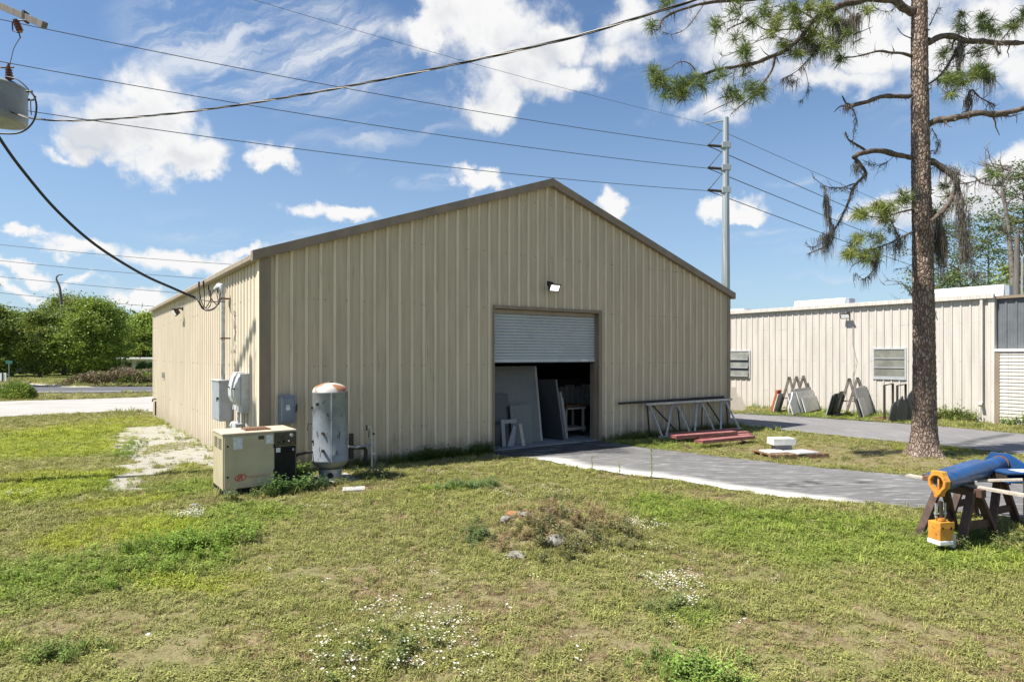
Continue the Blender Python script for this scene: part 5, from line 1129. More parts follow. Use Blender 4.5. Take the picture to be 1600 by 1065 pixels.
for k in range(26):      # broken stubs on the trunk
    z0 = random.uniform(1.5, 11.5); a = random.uniform(3.3, 6.1); b_ = trunk_c(z0)+Vector((math.cos(a), math.sin(a), 0))*trunk_r(z0)*.95+Vector((0, 0, z0)); v = Vector((math.cos(a), math.sin(a), random.uniform(-.2, .5))); MBs = MB(); MBs.tube([b_, b_+v*random.uniform(.03, .09)], [random.uniform(.012, .03), .008], 6); MBs.build('stub', M['twig'], pine, fixn=False)
# crown above the frame (keeps its shade and silhouette true)
for k in range(34):
    a = random.uniform(0, 6.283); z0 = random.uniform(11.8, 16.); r_ = random.uniform(1.2, 3.2)*(1-.12*(z0-12)); b_ = trunk_c(z0)+Vector((0, 0, z0)); tip = b_+Vector((math.cos(a)*r_, math.sin(a)*r_, random.uniform(-.2, 1.0)))
    if k % 3 == 0:
        mb = MB(); mid = b_.lerp(tip, .5)+Vector((0, 0, .2)); mb.tube([b_, mid, tip], [.06, .04, .015], 6); mb.build('branch', M['twig'], pine, smooth=True, fixn=False)
    for _ in range(4): tuft(b_.lerp(tip, random.uniform(.6, 1.05))+Vector((random.gauss(0, .25), random.gauss(0, .25), random.gauss(0, .15))), tip-b_, 40, .32, w=.012)
TW = []
# needle tufts at surveyed places: (x, y, spread px, number)
for px, py, sp, n_, dep in ((1120, 30, 10, 4, -1.6), (1150, 14, 12, 4, -1.3), (1200, 18, 12, 5, -1.0), (1216, 36, 12, 5, -.9), (1244, 34, 12, 6, -.6), (1276, 50, 10, 5, -.6), (1226, 72, 8, 4, -.8), (1150, 56, 8, 2, -1.0), (1300, 30, 10, 5, -.5), (1354, 20, 8, 3, -.5), (1312, 92, 7, 3, -.5), (1022, 108, 5, 3, -1.4), (1030, 128, 11, 9, -1.4), (1050, 140, 14, 9, -1.3), (1075, 130, 10, 6, -1.2), (1100, 128, 8, 4, -1.2), (1124, 120, 8, 4, -1.1), (1068, 148, 8, 5, -1.2),
        (1148, 150, 13, 7, -.6), (1170, 142, 14, 8, -.5), (1190, 140, 6, 3, -.4), (1168, 82, 11, 6, -.9), (1168, 102, 5, 2, -.8), (1178, 36, 6, 4, -1.2), (1016, 42, 4, 2, -1.6), (1290, 14, 12, 9, -.5), (1240, 12, 12, 5, -.5), (1262, 8, 14, 6, -.4), (1300, 70, 8, 3, -.6),
        (1286, 72, 10, 4, -.7), (1330, 52, 10, 3, -.5), (1262, 60, 10, 5, -.5), (1240, 80, 9, 3, -.5), (1040, 4, 7, 3, -1.6), (1206, 50, 7, 2, -.6), (1268, 78, 8, 3, -.5),
        (1504, 22, 2, 2, .7), (1500, 40, 7, 4, .7), (1536, 26, 3, 3, .8), (1540, 42, 11, 7, .8), (1555, 48, 8, 4, .9), (1585, 36, 7, 5, 1.0), (1600, 22, 6, 4, 1.1), (1478, 86, 12, 4, .6), (1530, 82, 9, 3, .5), (1496, 76, 7, 2, .5),
        (1480, 126, 9, 7, -.2), (1500, 122, 9, 8, -.2), (1528, 112, 10, 9, -.3), (1542, 120, 6, 4, -.3), (1484, 146, 7, 3, -.2), (1532, 108, 6, 4, -.3),
        (1346, 332, 9, 7, -.9), (1372, 324, 9, 7, -.8), (1392, 326, 9, 5, -.6), (1414, 312, 9, 6, -.4), (1384, 346, 7, 4, -.7), (1340, 372, 6, 4, -1.0), (1368, 372, 7, 4, -.9), (1326, 390, 8, 6, -1.1), (1350, 404, 11, 7, -1.0), (1368, 398, 6, 3, -.8),
        (1548, 272, 7, 3, -.4), (1464, 340, 10, 4, .3), (1480, 300, 10, 4, .6), (1468, 376, 9, 3, .4)):
    for _ in range(2 if sp > 4 else 1):
        q1 = PL(px+random.gauss(0, sp*.5), py+random.gauss(0, sp*.4), dep); q2 = PL(px+random.gauss(0, sp*1.5), py+random.gauss(0, sp*1.2), dep); TW.append((q1, q2))
    for _ in range(int(n_*1.35+.5)):
        c_ = PL(px+random.gauss(0, sp*.6), py+random.gauss(0, sp*.6), dep+random.gauss(0, .25)); tuft(c_, (random.gauss(-.2, .5), random.gauss(0, .5), random.gauss(.25, .4)), 46, .30, w=.0078)
for a, b in TW:
    mb = MB(); mid = a.lerp(b, .5)+Vector((random.gauss(0, .05), 0, random.gauss(0, .05))); mb.tube([a, mid, b], [.012, .010, .006], 4); mb.build('twig', M['twig'], pine, fixn=False)
# big moss masses
for (ax, ay), (bx, by), n_, L_, sp, dep in (((1300, 360), (1282, 372), 120, .75, .06, -.65), ((1292, 300), (1294, 330), 70, .7, .04, -.75), ((1498, 300), (1512, 395), 330, .75, .07, -.6), ((1462, 345), (1474, 380), 260, 1.2, .06, .0), ((1302, 30), (1330, 34), 260, .75, .06, -.6), ((1334, 20), (1340, 28), 110, .75, .05, -.6),
        ((1270, 60), (1256, 66), 60, .6, .05, -.5), ((1498, 72), (1500, 80), 110, .6, .04, .3), ((1512, 150), (1514, 160), 70, .5, .04, .2), ((1366, 402), (1368, 410), 70, .5, .03, -.8), ((1322, 162), (1326, 168), 60, .25, .05, -.5), ((1410, 376), (1388, 384), 60, .55, .05, -.5), ((1230, 126), (1244, 124), 60, .35, .05, -.5),
        ((1484, 258), (1496, 270), 90, .5, .06, -.4), ((1240, 70), (1300, 74), 90, .4, .08, -.5), ((1336, 255), (1340, 262), 40, .4, .03, -.6), ((1536, 120), (1552, 118), 40, .7, .02, -.3), ((1515, 420), (1530, 430), 50, .4, .06, -.6), ((1556, 285), (1566, 285), 40, .3, .04, -.5)):
    mossy(PL(ax, ay, dep), PL(bx, by, dep), int(n_*1.5), L_, sp=sp*1.15)
def bulk(name, V_, F_, mt, parent, kind=None):
    me = bpy.data.meshes.new(name); me.from_pydata([tuple(p) for p in V_], [], F_); me.materials.append(M[mt]); o = bpy.data.objects.new(name, me); COL.objects.link(o); o.parent = parent
    if kind: o['kind'] = kind
    return o
bulk('needles', NV, NFc, 'needles', pine); bulk('hanging_moss', MV, MF, 'moss', pine)
# pine litter round the foot: bark chips
# ================================================================== BACKGROUND TREES
def leafy(name, label, base, Ht, Wd, mt, nclump, per, leaf, seed, trunk_r_=.25, z0f=.12, group=None, flat=1., sparse=False, lean=0.):
    rr = np.random.default_rng(seed); rd = random.Random(seed); bx, by = base; bz = tz(bx, by)
    t = thing(name, label, 'tree', (bx, by, bz), 0, group)
    mb = MB(); top = Vector((lean, 0, Ht*.8)); mb.tube(smooth_path([(0, 0, -.2), (lean*.3, .1, Ht*.3), tuple(top)], 4), [trunk_r_*(1-.75*i/8) for i in range(9)], 8)
    cs = []
    for i in range(nclump):
        hz = z0f+(1-z0f)*rd.random()**(.8); an = rd.uniform(0, 6.283); prof = math.sin(math.pi*min(1, max(.08, (hz-z0f*.6)/(1.02-z0f*.6))))**.55; q = Wd/2*prof*math.sqrt(rd.uniform(.12, 1.)) * rd.uniform(.8, 1.12)
        cs.append((q*math.cos(an)+lean*hz, q*math.sin(an)*flat, hz*Ht))
        if rd.random() < (.5 if sparse else .25): mb.tube([(lean*hz*.8, 0, max(.3, hz*Ht-q*.5)), tuple(cs[-1])], [trunk_r_*.28, .02], 4)
    mb.build('trunk', M['greybark'], t, smooth=True, fixn=False)
    cs = np.array(cs); n = nclump*per; ci = rr.integers(0, nclump, n); cr_ = Wd*(.07 if sparse else .072)*rr.uniform(.45, 1.6, nclump)
    P = cs[ci]+rr.normal(0, 1, (n, 3))*cr_[ci][:, None]*np.array([1, 1, .62 if not sparse else .4]); P[:, 2] = np.maximum(P[:, 2], .15)
    a = rr.normal(0, 1, (n, 3)); a[:, 2] *= .55; a /= np.linalg.norm(a, axis=1)[:, None]; b = np.cross(a, rr.normal(0, 1, (n, 3))); b /= np.linalg.norm(b, axis=1)[:, None]
    s = leaf*rr.uniform(.6, 1.3, n)[:, None]; V = np.stack([P-a*s*.5, P+b*s*.28, P+a*s*.5, P-b*s*.28], 1).reshape(-1, 3)
    Fc = np.arange(n*4).reshape(-1, 4); me = bpy.data.meshes.new('crown'); me.from_pydata(V.tolist(), [], Fc.tolist()); me.materials.append(M[mt]); o = bpy.data.objects.new('crown', me); COL.objects.link(o); o.parent = t
    return t
def at(px, Y): return ((px-CX)/F*Y, Y)
gl = 'trees across the street at the left'
def ht(py, Y): return H+.3-(py-CY)/F*Y
leafy('oak_tree', 'biggest round bushy green tree across the street, nearest the warehouse', at(148, 82), ht(474, 82), 8.6, 'leaf_mid', 190, 150, .30, 1, .3, .02, gl)
leafy('oak_tree', 'darker tall tree behind the big round one, its top showing left of the crown', at(100, 92), ht(466, 92), 8.6, 'leaf_mid2', 130, 130, .33, 2, .35, .1, gl)
leafy('oak_tree', 'wide green tree at the left edge of the tree group', at(18, 86), ht(490, 86), 8.6, 'leaf_mid', 150, 130, .30, 3, .3, .12, gl)
leafy('oak_tree', 'narrow green tree between the left edge tree and the big round tree', at(62, 80), ht(490, 80), 5.2, 'leaf_mid2', 95, 130, .28, 4, .25, .05, gl)
leafy('oak_tree', 'dark tree peeking out right of the big round tree', at(180, 100), ht(487, 100), 5.5, 'leaf_dark', 110, 130, .36, 5, .3, .2, gl)
leafy('oak_tree', 'pale yellow green tree right beside the warehouse corner', at(230, 98), ht(492, 98), 6.5, 'leaf_lime', 130, 140, .35, 6, .25, .2, gl)
leafy('oak_tree', 'pale tree half hidden behind the warehouse back corner', at(282, 110), ht(492, 110), 9.0, 'leaf_lime', 100, 100, .5, 16, .25, .2, gl)
leafy('oak_tree', 'low dark tree filling the gap behind the parked car', at(38, 102), ht(500, 102), 11, 'leaf_mid2', 150, 130, .38, 7, .3, .0, gl)
leafy('oak_tree', 'dark twiggy tree reaching in at the left frame edge', at(-46, 55), ht(424, 55), 3.8, 'leaf_dark', 60, 60, .3, 8, .25, .45, gl, sparse=True)
leafy('oak_tree', 'dark tree at the far left behind the white sign', at(-20, 78), ht(480, 78), 7.0, 'leaf_mid2', 120, 120, .36, 9, .25, .02, gl)
# dead snag above the crowns
t = thing('dead_snag', 'bare mossy dead trunk sticking up above the trees across the street', 'dead tree', (*at(98, 84), tz(*at(98, 84))))
k = MB(); base = Vector(t.location); sp_ = [D(98, 560, 84)-base, D(97, 490, 84)-base, D(95, 465, 84)-base, D(93, 448, 84)-base, D(88, 436, 84)-base, D(91, 430, 84)-base, D(98, 429, 84)-base]
k.tube(smooth_path(sp_, 3), [.22-.17*i/18 for i in range(19)], 6); k.build('trunk', M['greybark'], t, smooth=True)
MV, MF = [], []; mossy(sp_[2], sp_[3], 10, 1.2, .08, .12); bulk('hanging_moss', MV, MF, 'moss', t)
# brush strip, hedge
def brush(name, label, cat, x0, x1, Y0, Y1, h, n, leaf, mt, seed, kind='stuff'):
    rr = np.random.default_rng(seed); x = rr.uniform(x0, x1, n); y = rr.uniform(Y0, Y1, n); hh = h*(.35+1.1*fbm(x*.5, y*.5, seed))*rr.random(n)**.6; ed = np.clip(np.minimum(x-x0, x1-x)/2.0, .1, 1); P = np.stack([x, y, terrain(x, y)+hh*ed], 1)
    a = rr.normal(0, 1, (n, 3)); a[:, 2] = np.abs(a[:, 2])+.4; a /= np.linalg.norm(a, axis=1)[:, None]; b = np.cross(a, rr.normal(0, 1, (n, 3))); b /= np.linalg.norm(b, axis=1)[:, None]; s = leaf*rr.uniform(.5, 1.3, n)[:, None]
    V = np.stack([P-a*s*.5, P+b*s*.2, P+a*s*.5, P-b*s*.2], 1).reshape(-1, 3); me = bpy.data.meshes.new(name); me.from_pydata(V.tolist(), [], np.arange(n*4).reshape(-1, 4).tolist()); me.materials.append(M[mt]); o = bpy.data.objects.new(name, me); COL.objects.link(o); return tag(o, label, cat, kind=kind)
Yb = 62
brush('dry_brush', 'strip of brown dry brush along the far side of the street', 'brush', -42.5, -27, 60, 67, 1.35, 26000, .30, 'leaf_brush', 21)
brush('dry_brush', 'low green brush at the right end of the brown strip', 'brush', -38, -20, 60, 67, 1.15, 14000, .26, 'leaf_mid', 22)
brush('undergrowth', 'dark undergrowth below the far trees', 'undergrowth', -110, -36, 96, 112, 3.2, 30000, .8, 'leaf_dark', 23)
brush('distant_woods', 'far wooded mass behind the street trees', 'woods', -190, 20, 150, 175, 12., 30000, 2.0, 'leaf_dark', 24)
def bush(name, label, cx_, cy_, rx, ry, h, n, leaf, mt, seed):
    rr = np.random.default_rng(seed); q = rr.normal(0, 1, (n, 3)); q /= np.linalg.norm(q, axis=1)[:, None]; q[:, 2] = np.abs(q[:, 2]); r_ = rr.uniform(.55, 1.03, n)*(1+.25*(fbm(q[:, 0]*3+5, q[:, 1]*3+q[:, 2]*3, seed)-.5)); P = q*r_[:, None]*np.array([rx, ry, h])
    a = rr.normal(0, 1, (n, 3)); a[:, 2] = np.abs(a[:, 2])+.3; a /= np.linalg.norm(a, axis=1)[:, None]; b = np.cross(a, rr.normal(0, 1, (n, 3))); b /= np.linalg.norm(b, axis=1)[:, None]; s = leaf*rr.uniform(.5, 1.3, n)[:, None]
    V = np.stack([P-a*s*.5, P+b*s*.22, P+a*s*.5, P-b*s*.22], 1).reshape(-1, 3); me = bpy.data.meshes.new(name); me.from_pydata(V.tolist(), [], np.arange(n*4).reshape(-1, 4).tolist()); me.materials.append(M[mt]); o = bpy.data.objects.new(name, me); COL.objects.link(o); o.location = (cx_, cy_, tz(cx_, cy_)); return tag(o, label, 'bush')
a = G(8, 625); bush('hedge_bush', 'rounded green bush with pale top at the left frame edge by the concrete apron', a[0], a[1]+1, 1.15, .85, 1.1, 9000, .13, 'leaf_mid', 31)
a = at(225, 84); bush('palm_bush', 'dark bush in front of the small white house', a[0], a[1], 1.3, .8, 1.9, 2200, .35, 'leaf_dark', 32)
a = at(198, 96); 
# small white house, car, signs
hx_, hy_ = at(218, 92); hs_ = thing('white_house', 'small white flat roofed house beyond the street beside the warehouse', 'house', (hx_, hy_, -.3), R(4))
B((-2.6, 0, 0), (8, 6, 2.1), 'wall', M['dullwhite'], hs_); B((-3, -.5, 2.1), (8.4, 6.4, 2.42), 'roof', M['white'], hs_, .05)
for xx in (-2.0, 1.3): B((xx, -.03, .8), (xx+.9, -.002, 1.7), 'window', M['darkstone'], hs_)
B((-.4, -.03, 0), (.5, -.002, 1.9), 'door', M['greybox'], hs_)
cx_, cy_ = at(37, 92); car = thing('parked_car', 'dark car parked in the shade under the trees at the far left', 'car', (cx_, cy_, -.3), R(8))
cb = MB(); cb.prism([(-2.2, .3), (2.2, .3), (2.25, .75), (1.5, .92), (.9, 1.38), (-.9, 1.42), (-1.7, .95), (-2.2, .85)], 1.7); cb.build('body', M['carpaint'], car, .06)
cb = MB(); cb.prism([(1.28, .95), (.85, 1.32), (-.85, 1.36), (-1.45, .97)], 1.72, Matrix.Translation((0, -.01, 0))); cb.build('windows', M['carglass'], car)
for xx in (-1.35, 1.35):
    for yy in (0, 1.5): MB().tube([(xx, yy, .33), (xx, yy+.2, .33)], .33, 16).build('wheel', M['tyre'], car)
a = G(4, 597); t = thing('white_sign_board', 'white board sign on a post at the left frame edge beyond the bush', 'sign', (a[0], a[1], tz(*a)))
B((-1.4, 0, .1), (.35, .08, .95), 'board', M['white'], t); B((-.05, -.05, 0), (.05, 0, 1.0), 'post', M['iron'], t)
sx, sy = at(14, 56); t = thing('street_name_sign', 'small green street name sign on a thin post at the far left', 'street sign', (sx, sy, tz(sx, sy)))
MB().tube([(0, 0, 0), (0, 0, 2.25)], .035, 8).build('post', M['steel'], t); B((-.30, -.02, 2.0), (.30, .0, 2.28), 'sign_plate', M['signgreen'], t)
# ---------------------------------------------------------------- trees behind the cream building
gr_ = 'trees behind the cream building'
for i, (px, Y, top, W_, lb, nc, per) in enumerate(((1500, 58, 318, 9, 'sparse pine behind the cream building just right of the big trunk', 60, 100), (1600, 52, 255, 7, 'bright green sparse pine at the right frame edge', 60, 110), (1545, 66, 330, 9, 'thin grey green pine in the middle of the right background', 60, 100), (1470, 70, 350, 8, 'far grey green pine mostly behind the big trunk', 50, 90), (1640, 60, 250, 9, 'tall pine partly outside the right frame edge', 60, 100))):
    leafy('background_pine', lb, at(px, Y), ht(top, Y), W_, 'leaf_grey', nc, int(per*.8), .22, 60+i, .2, .32, gr_, sparse=True)
leafy('oak_tree', 'low leafy tree just above the right roof duct of the cream building', at(1590, 42), ht(425, 42), 5, 'leaf_mid2', 50, 80, .22, 71, .2, .3, gr_)
leafy('oak_tree', 'low dark tree rising behind the roof right of the big trunk', at(1500, 48), ht(432, 48), 6, 'leaf_grey', 50, 80, .22, 72, .2, .3, gr_)
def bare(name, label, base, pathpx, Y, seed, n=26, r0=.22, ln=2.2, mt='greybark'):
    rd = random.Random(seed); t = thing(name, label, 'dead tree', (*base, tz(*base))); o_ = Vector(t.location); mb = MB(); Q = smooth_path([D(px, py, Y)-o_ for px, py in pathpx], 4); N_ = len(Q)
    mb.tube(Q, [r0*(1-.8*i/N_) for i in range(N_)], 7)
    def grow(p, v, L_, r_, lvl):
        T = [p]
        for k in range(4): v = (v+Vector((rd.gauss(0, .22), rd.gauss(0, .22), rd.gauss(.06, .2)))).normalized(); p = p+v*L_/4; T.append(p)
        mb.tube(T, [r_*(1-.7*k/4) for k in range(5)], 4)
        if lvl < 2:
            for _ in range(3): grow(T[rd.randint(1, 4)], (v+Vector((rd.gauss(0, .7), rd.gauss(0, .7), rd.gauss(.1, .5)))).normalized(), L_*.55, r_*.5, lvl+1)
    for _ in range(n):
        i = rd.randint(int(N_*.35), N_-1); grow(Q[i], Vector((rd.gauss(0, 1), rd.gauss(0, .6), rd.uniform(-.1, .9))).normalized(), ln*rd.uniform(.5, 1), r0*.3, 0)
    mb.build('trunk', M[mt], t, smooth=True, fixn=False); return t
bare('bare_tree', 'bare pinkish grey tree with forked top near the right frame edge', at(1585, 40), [(1585, 560), (1583, 450), (1578, 380), (1572, 330), (1566, 290), (1580, 262)], 40, 5, 14, .20, 2.4)
bare('bare_tree', 'leafless grey tree showing above the roof just left of the big trunk', at(1432, 44), [(1440, 560), (1430, 480), (1424, 460), (1408, 440)], 44, 6, 12, .10, 1.7)
# ================================================================== POLES AND WIRES
# steel transmission pole
SPX, SPY = at(1134, 75); t = thing('transmission_pole', 'tall grey steel transmission pole rising behind the right end of the warehouse', 'power pole', (SPX, SPY, -.3)); o_ = Vector(t.location)
zt_ = D(1133, 184, 75).z+.3
MB().tube([(0, 0, 0), (0, 0, zt_)], [.56, .34], 12).build('shaft', M['galvpole'], t)
arms = [(1106, 228), (1106, 263), (1106, 298)]
k = MB(); k.tube([D(1133, 188, 75)-o_, D(1100, 194, 75)-o_], [.10, .06], 6); k.build('shield_wire_arm', M['galvpole'], t)
for (px, py) in arms:
    MB().tube([D(1130, py+1, 75)-o_, D(1106, py-1, 75)-o_], .16, 8).build('post_insulator', M['iron'], t); MB().tube([D(1106, py, 75)-o_, D(1127, py-25, 75)-o_], .055, 6).build('brace_insulator', M['wire'], t)
    k = MB(); k.box((-.5, -.4, D(1133, py, 75).z-o_.z-.3), (.5, .4, D(1133, py, 75).z-o_.z+.4)); k.build('mounting_plate', M['galvpole'], t, .04)
def wire(name, label, pts, r, mt='wire', n=12, cat='cable', seg=5):
    Q = smooth_path(pts, n); return tag(MB().tube(Q, r, seg).build(name, M[mt], smooth=True, fixn=False), label, cat)
def span(a, b, sag, n=24):
    a = Vector(a); b = Vector(b); return [a.lerp(b, i/n)-Vector((0, 0, sag*4*(i/n)*(1-i/n))) for i in range(n+1)]
def wirespan(name, label, a, b, sag, r, mt='wire'): return tag(MB().tube(span(a, b, sag), r, 5).build(name, M[mt], smooth=True, fixn=False), label, 'power line')
wl_ = ['highest', 'middle', 'lowest']
for i, (py0, py1, (ax, ay)) in enumerate(((14, 28, arms[0]), (82, 97, arms[1]), (150, 165, arms[2]))):
    A_ = D(ax, ay, 75); Lf = D(-260, (-26, 47, 126)[i], 45)
    wirespan('power_line', f'{wl_[i]} of the three wires running left from the steel pole arms', A_, Lf, (.9, .9, .9)[i], .034)
    wirespan('power_line', f'{wl_[i]} of the three wires running right from the steel pole arms', A_, D((1760, 1760, 1760)[i], (487, 500, 512)[i], 320), 2.5, .05)
wirespan('shield_wire', 'thin top wire crossing the sky left of the steel pole', D(1101, 193, 75), D(200, -60, 50), .5, .018)
wirespan('shield_wire', 'thin top wire running right from the steel pole top', D(1101, 193, 75), D(1760, 468, 320), 1.5, .03)
for i, (y0, y1, lb) in enumerate(((371, 405, 'highest of the distant wires at the left above the trees'), (396, 430, 'second highest of the distant wires at the left'), (421, 455, 'third of the distant wires, crossing the dead snag'), (447, 478, 'fourth of the distant wires at the left, just above the trees'), (466, 500, 'lowest of the distant wires, passing behind the crowns'))):
    wirespan('power_line', lb, D(-150, y0-6, 130), D(470, y1+14, 150), .8, .05)
# near utility pole just outside the frame, crossarm and cutout reach into view
UPX, UPY = -10.25, 12.2; up_ = thing('utility_pole', 'wooden utility pole beyond the left edge whose crossarm end reaches into the sky', 'utility pole', (UPX, UPY, 0)); o_ = Vector(up_.location)
MB().tube([(0, 0, -.3), (0, 0, 9.6)], [.17, .12], 14).build('pole', M['polewood'], up_, smooth='auto')
k = MB(); e1 = D(70, 40, 12.2)-o_; e0 = D(-40, -8, 13.0)-o_; k.bar(e0-(e1-e0)*.9, e1, .10, .125); k.build('crossarm', M['polewood'], up_, .005)
k = MB(); c_ = e0.lerp(e1, .74); k.box((c_.x-.02, c_.y-.07, c_.z-.10), (c_.x+.02, c_.y+.07, c_.z+.10)); k.build('crossarm_bracket', M['iron'], up_)
k = MB(); f0 = D(24, 32, 12.1)-o_; f1 = D(32, 50, 12.1)-o_; k.tube([f0, f0.lerp(f1, .5), f1], [.05, .045, .04], 10)
for q in range(4): p = f0.lerp(f1, .15+q*.22); k.tube([p, p+(f1-f0)*.04], .062, 10)
k.build('fuse_cutout', M['ceramic'], up_); k = MB(); k.tube([f0+Vector((.2, 0, 0)), f0, f0+Vector((-.06, 0, -.04)), f0+Vector((-.05, 0, -.2)), f1+Vector((-.03, 0, -.02)), f1+Vector((0, 0, -.12))], .012, 6); k.build('fuse_tube', M['iron'], up_)
w_ = MB(); w_.tube(smooth_path([f1+Vector((0, 0, -.1)), D(22, 75, 12.2)-o_, D(18, 90, 12.2)-o_, D(15, 104, 12.2)-o_], 4), .007, 5); w_.build('jumper_wire', M['wire'], up_)
tf = thing('pole_transformer', 'grey cylindrical pole transformer at the left edge of the sky', 'transformer', D(-1, 186, 12.2)); o_ = Vector(tf.location); 
zc = (186-136)/F*12.2; r_ = .44
MB().lathe([(r_*.5, -.09), (r_*.93, -.07), (r_, -.02), (r_, .06), (r_+.006, .065), (r_+.006, .09), (r_, .095), (r_, zc-.04), (r_+.012, zc-.035), (r_+.012, zc), (r_*.9, zc+.05), (r_*.4, zc+.09)], 40).build('tank', M['transf'], tf, smooth='auto')
k = MB(); bp = D(15, 125, 12.0)-o_; bt = D(13, 104, 12.0)-o_
k.tube([bp, bt], .035, 10); [k.tube([bp.lerp(bt, f_), bp.lerp(bt, f_+.06)], .07-.02*f_, 12) for f_ in (.1, .3, .5, .7)]; k.build('bushing', M['ceramic'], tf); k = MB(); k.tube([bt+Vector((-.14, 0, -.02)), bt+Vector((.1, 0, -.02))], .016, 6); k.tube([bt, bt+Vector((0, 0, .06))], .02, 6); k.build('bushing_clamp', M['rust'], tf)
for (px, py) in ((46, 143), (48, 156)): k = MB(); a = D(px-4, py, 12.2)-o_; k.tube([a, a+Vector((.10, 0, 0))], .022, 8); k.build('low_voltage_lug', M['iron'], tf)
for pts, r_ in (([(10, 120), (26, 124), (38, 133), (46, 142), (56, 152)], .012), ([(46, 142), (54, 152), (57, 170), (52, 190), (38, 204), (20, 209), (-10, 208)], .016), ([(48, 156), (48, 168), (49, 180)], .008)):
    k = MB(); k.tube(smooth_path([D(px, py, 11.66)-o_ for px, py in pts], 5), r_, 6); k.build('lead_wire', M['cable'], tf, smooth=True)
# twisted service triplex crossing the sky
cp_ = [(-40, 158, 12.2), (0, 168, 12.1), (50, 185, 11.8), (120, 188.5, 11.5), (200, 184, 11.1), (300, 174, 10.6), (400, 160, 10.1), (500, 143, 9.6), (600, 124, 9.1), (700, 103, 8.6), (800, 81, 8.2), (900, 57, 7.8), (1000, 27, 7.4), (1085, 0, 7.1), (1200, -42, 6.6)]
Q = smooth_path([D(*c_) for c_ in cp_], 14); tw = thing('service_cable', 'twisted black and bare service cable sagging across the whole sky', 'cable', Q[0]); o_ = Vector(tw.location)
for nm, mt, ph, r_ in (('insulated_strand', 'cable', 0, .0088), ('insulated_strand', 'cable', 2.1, .0088), ('bare_neutral', 'alwire', 4.2, .0065)):
    P_ = []; s_ = 0
    for i, q in enumerate(Q):
        if i: s_ += (Q[i]-Q[i-1]).length
        a = ph+s_*4.5; P_.append(q-o_+Vector((0, math.cos(a)*.0095, math.sin(a)*.011)))
    MB().tube(P_, r_, 5).build(nm, M[mt], tw, smooth=True, fixn=False)
wh_p = Vector((*bw(-.30, 2.97), 4.03))
dc = [D(-60, 120, 11.2), D(0, 217, 11.6), D(40, 272, 12.0), D(90, 330, 12.5), D(150, 383, 13.1), D(220, 427, 13.9), D(270, 450, 14.5), D(305, 465, 14.8)]
wire('service_drop', 'thick black service drop cable sweeping down to the weatherhead', dc, .028, 'cable', 8, seg=8)
wh_e = D(338, 452, 15.0)
lp_ = thing('splice_loops', 'tangle of looped black wires and splices in front of the weatherhead', 'wiring', dc[-1]); o_ = Vector(lp_.location)
for pts in ([(300, 463), (309, 470), (316, 482), (325, 484), (337, 479), (343, 466), (340, 452)], [(302, 464), (312, 472), (319, 484), (332, 484), (341, 474), (339, 460), (341, 449)], [(305, 465), (314, 476), (320, 482), (328, 470), (331, 458), (337, 452), (342, 450)],
            [(312, 462), (313, 474), (318, 480), (320, 464), (318, 445)], [(311, 445), (312, 458), (316, 474), (324, 482), (330, 472), (327, 458), (326, 450)], [(306, 466), (330, 471), (352, 471)], [(326, 450), (330, 466), (340, 476), (345, 466), (343, 452)]):
    k = MB(); k.tube(smooth_path([D(px, py, 14.85+random.uniform(-.12, .12))-o_ for px, py in pts], 5), .011, 5); k.build('wire_loop', M['cable'], lp_, smooth=True, fixn=False)
for px, py in ((311, 448), (318, 447), (326, 453), (328, 462)): k = MB(); a = D(px, py, 14.85)-o_; k.tube([a, a+Vector((0, 0, .12))], .02, 8); k.build('splice_cover', M['cable'], lp_)
# ================================================================== SKY
SV = Vector((-.64, .20, 1.0)); sun_xy = (SV.x*UX-SV.y*UY, SV.x*UY+SV.y*UX); S = Vector((sun_xy[0], sun_xy[1], SV.z)).normalized()
sun = bpy.data.lights.new('sun', 'SUN'); sun.energy = SUN_E; sun.angle = R(.53); sun.color = (1, .955, .88); so = bpy.data.objects.new('sun', sun); COL.objects.link(so); so.rotation_euler = S.to_track_quat('Z', 'Y').to_euler(); so.location = (0, 0, 40)
w = bpy.data.worlds.new('World'); sc.world = w; w.use_nodes = True; t = NT(w.node_tree)
sky = t.n('ShaderNodeTexSky', sky_type='NISHITA'); sky.sun_disc = False; sky.sun_elevation = math.asin(S.z); sky.sun_rotation = math.atan2(S.x, S.y); sky.air_density = 1.0; sky.dust_density = .6; sky.ozone_density = 2.2
d = t.n('ShaderNodeTexCoord').outputs['Generated']; sp = t.n('ShaderNodeSeparateXYZ', {0: d}).outputs
az = t.m('ARCTAN2', sp[0], sp[1]); el = t.m('ARCSINE', sp[2])
def dnoise(vec, sc_, det, ro): return t.n('ShaderNodeTexNoise', {'Vector': vec, 'Scale': sc_, 'Detail': det, 'Roughness': ro}).outputs
q0 = t.n('ShaderNodeCombineXYZ', {0: az, 1: el}).outputs[0]
dn = dnoise(d, 9., 7, .58)
off = t.n('ShaderNodeVectorMath', {0: t.n('ShaderNodeVectorMath', {0: dn[1], 1: (.5, .5, .5)}, operation='SUBTRACT').outputs[0], 1: (.22, .16, 0)}, operation='MULTIPLY').outputs[0]
q = t.n('ShaderNodeVectorMath', {0: q0, 1: off}, operation='ADD').outputs[0]
